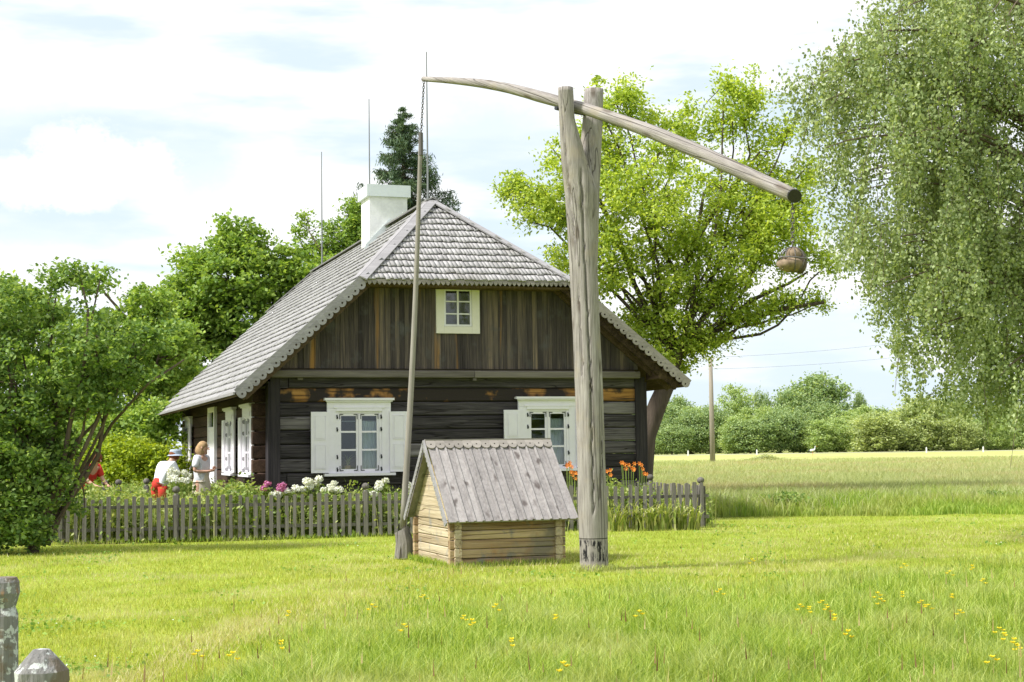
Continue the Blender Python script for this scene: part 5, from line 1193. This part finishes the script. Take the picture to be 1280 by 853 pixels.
for (x, y, D, r, nh, mt, lab) in [
    (332, 606, 26.5, .10, 2, 'petal_pink', 'pink phlox blooming under the left corner of the house'),
    (341, 614, 26.3, .08, 2, 'petal_white', 'white phlox beside the pink one below the house corner'),
    (353, 611, 26.4, .09, 2, 'petal_pink', 'smaller pink phlox among the white ones'),
    (367, 611, 26.5, .16, 4, 'petal_white', 'white phlox left of the window, lowest of the white row'),
    (382, 605, 26.6, .14, 4, 'petal_white', 'white phlox below the left shutter of the left window'),
    (395, 601, 26.7, .14, 4, 'petal_white', 'tallest white phlox in the row below the left window'),
    (409, 608, 26.5, .14, 4, 'petal_white', 'white phlox under the left half of the left window'),
    (422, 614, 26.4, .10, 3, 'petal_white', 'white phlox at the right end of the row under the left window'),
    (468, 614, 26.6, .10, 3, 'petal_white', 'white phlox right of the second round headed fence post'),
    (480, 602, 26.8, .12, 4, 'petal_white', 'white phlox left of the hanging bucket pole'),
    (511, 608, 26.8, .07, 2, 'petal_white', 'white phlox between the bucket pole and the well roof'),
    (222, 591, 28.5, .20, 5, 'petal_white', 'large white phlox between the man and the woman'),
    (217, 600, 28.0, .14, 3, 'petal_white', 'white phlox just in front of the man in the hat'),
    (236, 597, 28.3, .12, 2, 'petal_white', 'white phlox at the feet of the woman'),
    (293, 620, 26.8, .07, 2, 'petal_white', 'single white phlox behind the middle of the left fence'),
    (92, 607, 27.5, .10, 2, 'petal_white', 'white phlox behind the leaning stems of the shrub')]:
    p, z = pixpos(x, y, D); phlox(p, z, r, M[mt], lab, nh)
def daylily(x, y, D, label, n=6, spread=.16):
    p = at_y(x, y, D); z = p[2]; p[2] = 0; e = empty('daylily_plant', p); tag(e, label, 'flower', 'orange daylilies in the garden')
    B = RNG.normal(size=(60, 3))*.05; B[:, 2] = 0; blades('leaves', B, RNG.uniform(.35, .6, 60), .022, M['leaf_garden'], .9, e)
    for k in range(n):
        c = np.array([RNG.uniform(-spread, spread), RNG.uniform(-.1, .1), z+RNG.uniform(-.10, .06)]); mb = MB()
        f = norm([RNG.uniform(-.6, .6), -1, .4]); s = norm(np.cross(f, (0, 0, 1))); t = np.cross(s, f)
        for j in range(6):
            a = j*math.pi/3; o_ = s*math.cos(a)+t*math.sin(a); w_ = -s*math.sin(a)+t*math.cos(a); R_ = .042
            mb.poly([c, c+o_*R_*.6+f*R_*.5+w_*R_*.25, c+o_*R_*1.15+f*R_*.45, c+o_*R_*.6+f*R_*.5-w_*R_*.25])
        mb.build('bloom', M['petal_orange'], e); mb = MB(); mb.tube([(c[0]*.3, c[1]*.3, 0), tuple(c)], .005, 4); mb.build('stem', M['leaf_garden'], e)
daylily(711, 581, 27.5, 'orange daylily left of the forked post under the right window', 5, .07); daylily(718, 594, 27.3, 'lower orange daylily close against the left side of the forked post', 5, .06)
daylily(785, 582, 27.5, 'clump of orange daylilies in front of the dark wall right of the forked post', 9, .13); daylily(762, 590, 27.6, 'thin orange daylily just right of the forked post', 3, .05); daylily(806, 588, 27.6, 'small pale daylily at the right corner of the house', 3, .05); daylily(800, 581, 27.9, 'daylily stalk at the dark house corner', 2, .05)
def iris(x, D, label, n=38, hh=.75, sp=.12):
    p = at_y(x, 655, D); p[2] = 0; e = MB(); V = []
    for k in range(n):
        b = np.array([np.clip(RNG.normal(), -1.6, 1.6)*sp*.8, RNG.normal()*.05, 0]); a = RNG.uniform(0, 6.28); d = np.array([math.cos(a), math.sin(a)*.6-.25, 0]); h = hh*RNG.uniform(.55, 1.1); out = RNG.uniform(.15, .75)*h; w = RNG.uniform(.014, .022); s = norm(np.cross(d, (0, 0, 1)))
        pts = []
        for t in np.linspace(0, 1, 7): z = h*(1.55*t-1.05*t*t*(.6+out)); pts.append(b+d*out*t**1.6+np.array([0, 0, max(z, .01)]))
        for i in range(6): wa, wb = w*(1-(i/6)**2), w*(1-((i+1)/6)**2)+.0008; e.poly([pts[i]-s*wa, pts[i]+s*wa, pts[i+1]+s*wb, pts[i+1]-s*wb])
    # join strips into islands per blade is not needed: tone varies along them
    o = e.build('iris_clump', M['leaf_iris']); o.location = p; tag(o, label, 'plant', 'iris clumps along the right fence')
for x, lab in ((772, 'iris clump nearest the forked post at the foot of the fence'), (793, 'second iris clump from the forked post, leaves arching over the pickets'), (812, 'iris clump in the middle of the right stretch of fence'), (832, 'thick pale iris clump with long arching leaves before the fence'), (852, 'iris clump third from the end of the fence'), (866, 'iris clump next to the last round headed post')): iris(x, 26.55+.08*((x//7) % 2), lab)
for k, (x, y) in enumerate([(530, 745), (580, 771), (590, 776), (465, 757), (505, 782), (352, 803), (291, 817), (247, 815), (694, 770), (799, 765), (1000, 757), (1012, 760), (1028, 752), (1034, 760), (1043, 770), (1097, 742), (1101, 750), (1128, 741), (1152, 752), (1160, 757), (1190, 744), (1200, 764), (1249, 786), (1255, 793), (1229, 725), (1187, 715), (1268, 800), (1272, 808), (1240, 822), (704, 830), (640, 800), (900, 738), (1060, 790), (1215, 708), (1130, 706), (940, 700), (360, 765), (620, 757)]):
    hgt = random.uniform(.24, .34); p = ground(x, y, hgt); p[2] = 0
    if k == 0:
        bc = empty('buttercup', (0, 0, 0)); mb = MB(); mb.tube([(0, 0, 0), (.01, 0, .15), (0, 0, .25)], .0025, 4); mb.build('stem', M['grass_tall'], bc)
        mb = MB()
        for (cx0, cz0) in ((0, .25), (.03, .22), (-.025, .235)):
            for j in range(5): a = j*1.2566; c = np.array([cx0, 0, cz0]); o_ = np.array([math.cos(a), math.sin(a)*.9, .5]); w_ = np.array([-math.sin(a), math.cos(a), 0]); mb.poly([c, c+o_*.012+w_*.011, c+o_*.023, c+o_*.012-w_*.011])
        mb.build('petals', M['petal_yellow'], bc); cur = bc
    else: cur = copy_tree(bc)
    cur.location = p; cur.scale = (1.0, 1.0, hgt/.25*1.0); cur.rotation_euler = (0, 0, k); tag(cur, 'small yellow buttercup flower standing in the long grass', 'flower', 'yellow buttercups in the grass')

# ================================================================== PEOPLE
def skinmesh(name, verts, edges, radii, mat, parent, sub=2, root=0):
    me = bpy.data.meshes.new(name); me.from_pydata([tuple(v) for v in verts], edges, []); o = bpy.data.objects.new(name, me); C.objects.link(o)
    mod = o.modifiers.new('s', 'SKIN'); mod.use_smooth_shade = True
    for i, r in enumerate(radii): me.skin_vertices[0].data[i].radius = (r, r) if np.isscalar(r) else r
    me.skin_vertices[0].data[root].use_root = True
    s = o.modifiers.new('u', 'SUBSURF'); s.levels = s.render_levels = sub
    dg = bpy.context.evaluated_depsgraph_get(); ev = o.evaluated_get(dg); nm = bpy.data.meshes.new_from_object(ev); o.modifiers.clear()
    o.data = nm; nm.materials.clear(); nm.materials.append(mat); o.parent = parent
    nm.polygons.foreach_set('use_smooth', [True]*len(nm.polygons)); return o
def person(loc, rz, scale, label, pose):
    e = empty('person', loc, rz); e.scale = (scale,)*3; tag(e, label, 'person')
    J = pose['J']; 
    names = ['pelvis', 'waist', 'chest', 'neck', 'head', 'crown', 'shl', 'ell', 'wrl', 'hdl', 'shr', 'elr', 'wrr', 'hdr', 'hil', 'knl', 'anl', 'tol', 'hir', 'knr', 'anr', 'tor']
    rad = dict(pelvis=(.135, .11), waist=(.115, .09), chest=(.135, .10), neck=.05, head=(.075, .09), crown=(.07, .085), shl=.058, shr=.058, ell=.042, elr=.042, wrl=.028, wrr=.028, hdl=.03, hdr=.03, hil=.088, hir=.088, knl=.058, knr=.058, anl=.038, anr=.038, tol=.03, tor=.03)
    idx = {n: i for i, n in enumerate(names)}
    E = [(a, b) for a, b in (('pelvis', 'waist'), ('waist', 'chest'), ('chest', 'neck'), ('neck', 'head'), ('head', 'crown'), ('chest', 'shl'), ('shl', 'ell'), ('ell', 'wrl'), ('wrl', 'hdl'), ('chest', 'shr'), ('shr', 'elr'), ('elr', 'wrr'), ('wrr', 'hdr'), ('pelvis', 'hil'), ('hil', 'knl'), ('knl', 'anl'), ('anl', 'tol'), ('pelvis', 'hir'), ('hir', 'knr'), ('knr', 'anr'), ('anr', 'tor'))]
    skinmesh('body', [J[n] for n in names], [(idx[a], idx[b]) for a, b in E], [rad[n] for n in names], M['skin'], e)
    def sub(nm, ns, es, rr, mat):
        pts = [J[n] if isinstance(n, str) else n for n in ns]; skinmesh(nm, pts, es, rr, mat, e)
    mid = lambda a, b, t: tuple(np.array(J[a])*(1-t)+np.array(J[b])*t)
    sub('shirt', ['waist', 'pelvis', 'chest', 'shl', mid('shl', 'ell', .8), 'shr', mid('shr', 'elr', .8)], [(0, 1), (0, 2), (2, 3), (3, 4), (2, 5), (5, 6)], [(.16, .145), (.17, .155), (.19, .155), .088, .076, .088, .076], pose['shirt'])
    if pose['lower'] == 'shorts': 
        mb = MB(); mb.tube([mid('waist', 'pelvis', .3), J['pelvis'], mid('pelvis', 'knl', .12)[:0] or tuple(np.array(J['pelvis'])-np.array([0, 0, .09]))], [.15, .175, .165], 16, squash=.8)
        for q_ in (('hil', 'knl'), ('hir', 'knr')): mb.tube([mid(*q_, -.1), mid(*q_, .3), mid(*q_, .75)], [.10, .105, .095], 12)
        mb.build('shorts', pose['lmat'], e, smooth=True)
    else:
        mb = MB(); p = np.array(J['pelvis']); k_ = (np.array(J['knl'])+np.array(J['knr']))/2; mb.tube([tuple(np.array(J['waist'])+np.array([0, 0, .02])), tuple(p), tuple(p*.5+k_*.5), tuple(k_-np.array([0, 0, .25]))], [.135, .175, .20, .235], 18, cap=False, squash=.85); mb.build('skirt', pose['lmat'], e, smooth=True)
    h = np.array(J['head']); c = np.array(J['crown'])
    mb = MB()
    fd = np.array(pose['face']); 
    if pose['hair'] == 'long':
        mb.ball(tuple(h*.35+c*.65-fd*.035), .102, 16, 12, jit=.03, sc=(1, 1, 1.0)); mb.tube([tuple(c-fd*.05), tuple(h-fd*.075), tuple(h-fd*.08+np.array([0, 0, -.06])), tuple(h-fd*.075+np.array([0, 0, -.13]))], [.08, .10, .115, .085], 14, rough=.06)
    else: mb.ball(tuple(h*.3+c*.7-fd*.02), .108, 14, 10)
    mb.build('hair', pose['hmat'], e, smooth=True)
    mb = MB(); fc = h*.5+c*.5
    mb.tube([tuple(fc+fd*.080+np.array([0, 0, .01])), tuple(fc+fd*.112+np.array([0, 0, -.025]))], [.010, .016], 6); sd = np.array([-fd[1], fd[0], 0])
    for s_ in (-1, 1): mb.ball(tuple(fc+sd*.088*s_-fd*.005+np.array([0, 0, -.01])), .022, 8, 6, sc=(.6, 1, 1.3))
    mb.build('face', M['skin'], e)
    mb = MB()
    for s_ in (-1, 1): mb.ball(tuple(fc+fd*.088+sd*.032*s_+np.array([0, 0, .012])), .009, 8, 6)
    mb.build('eye', M['iron'], e)
    for hd, wr in (('hdl', 'wrl'), ('hdr', 'wrr')):
        H_ = np.array(J[hd]); w_ = np.array(J[wr]); d = norm(H_-w_); s = norm(np.cross(d, (.2, .3, 1))); t = np.cross(s, d); mb = MB()
        for j, L_ in enumerate((.062, .075, .07, .055)): b = H_+s*(j-1.5)*.016; mb.tube([tuple(b), tuple(b+d*L_*.6), tuple(b+d*L_*.95+t*.02)], [.009, .008, .006], 6)
        mb.tube([tuple(H_-d*.03+s*-.03), tuple(H_+s*-.05+d*.02)], [.011, .008], 6); mb.build('fingers', M['skin'], e)
    if pose.get('hat'):
        mb = MB(); q = c+np.array([0, 0, .0]); mb.tube([tuple(q+np.array([0, 0, -.03])), tuple(q+np.array([0, 0, .0])), tuple(q+np.array([0, 0, .07])), tuple(q+np.array([0, 0, .095]))], [.165, .122, .112, .09], 18); mb.build('hat', M['cloth_hat'], e, smooth=False)
    return e
# local frame: faces -y at rz=0, x to the person's left seen from the front
stand = dict(pelvis=(0, 0, .95), waist=(0, 0, 1.10), chest=(0, .0, 1.33), neck=(0, -.01, 1.50), head=(0, -.03, 1.60), crown=(0, -.03, 1.69), shl=(.17, 0, 1.42), shr=(-.17, 0, 1.42), ell=(.21, -.02, 1.14), elr=(-.21, -.02, 1.14), wrl=(.14, -.26, 1.10), wrr=(-.12, -.27, 1.12), hdl=(.09, -.34, 1.12), hdr=(-.06, -.35, 1.13), hil=(.10, 0, .88), hir=(-.10, 0, .88), knl=(.10, -.02, .48), knr=(-.10, -.01, .48), anl=(.10, .02, .08), anr=(-.10, .02, .08), tol=(.11, -.14, .03), tor=(-.11, -.14, .03))
wp = at_y(252, 600, 29.4)
person((wp[0], wp[1], 0), math.radians(70), 1.0, 'person with blonde hair, white blouse and cream skirt standing by the side of the house', dict(J=dict(stand, head=(0, -.06, 1.59), crown=(0, -.06, 1.67), ell=(.23, .02, 1.16), elr=(-.23, .02, 1.16), wrl=(.12, -.20, 1.17), wrr=(-.10, -.20, 1.15), hdl=(.05, -.25, 1.21), hdr=(-.03, -.26, 1.17)), shirt=M['cloth_white'], lower='skirt', lmat=M['cloth_cream'], hair='long', hmat=M['hair_blonde'], face=(0, -1, -.25)))
bend = dict(pelvis=(0, .0, .93), waist=(0, -.05, 1.06), chest=(0, -.17, 1.25), neck=(0, -.27, 1.38), head=(0, -.33, 1.45), crown=(0, -.37, 1.53), shl=(.18, -.18, 1.33), shr=(-.18, -.18, 1.33), ell=(.22, -.28, 1.06), elr=(-.22, -.28, 1.06), wrl=(.17, -.46, .95), wrr=(-.17, -.46, .95), hdl=(.14, -.54, .93), hdr=(-.14, -.54, .93), hil=(.10, .02, .87), hir=(-.10, .02, .87), knl=(.10, -.05, .48), knr=(-.10, -.05, .48), anl=(.10, .03, .08), anr=(-.10, .03, .08), tol=(.11, -.13, .03), tor=(-.11, -.13, .03))
mp_ = at_y(200, 600, 28.6)
person((mp_[0], mp_[1], 0), math.radians(140), .98, 'person in pale hat, white t-shirt and red shorts bending over the flowers', dict(J=bend, shirt=M['cloth_white'], lower='shorts', lmat=M['cloth_red'], hair='short', hmat=M['hair_auburn'], face=(0, -.95, -.3), hat=True))
rp = at_y(106, 600, 29.0)
person((rp[0], rp[1], 0), math.radians(60), .96, 'person in a red top bending among plants, half hidden behind the dark shrub', dict(J=bend, shirt=M['cloth_red'], lower='shorts', lmat=M['cloth_dark'], hair='short', hmat=M['hair_auburn'], face=(0, -.95, -.3)))

# smooth defaults
SC.render.film_transparent = False
print('tris', sum(len(o.data.polygons) for o in bpy.data.objects if o.type == 'MESH'))

for o in bpy.data.objects:
    if 'label' in o and not (4 <= len(str(o['label']).split()) <= 16): print('LABEL', o.name, o['label'])
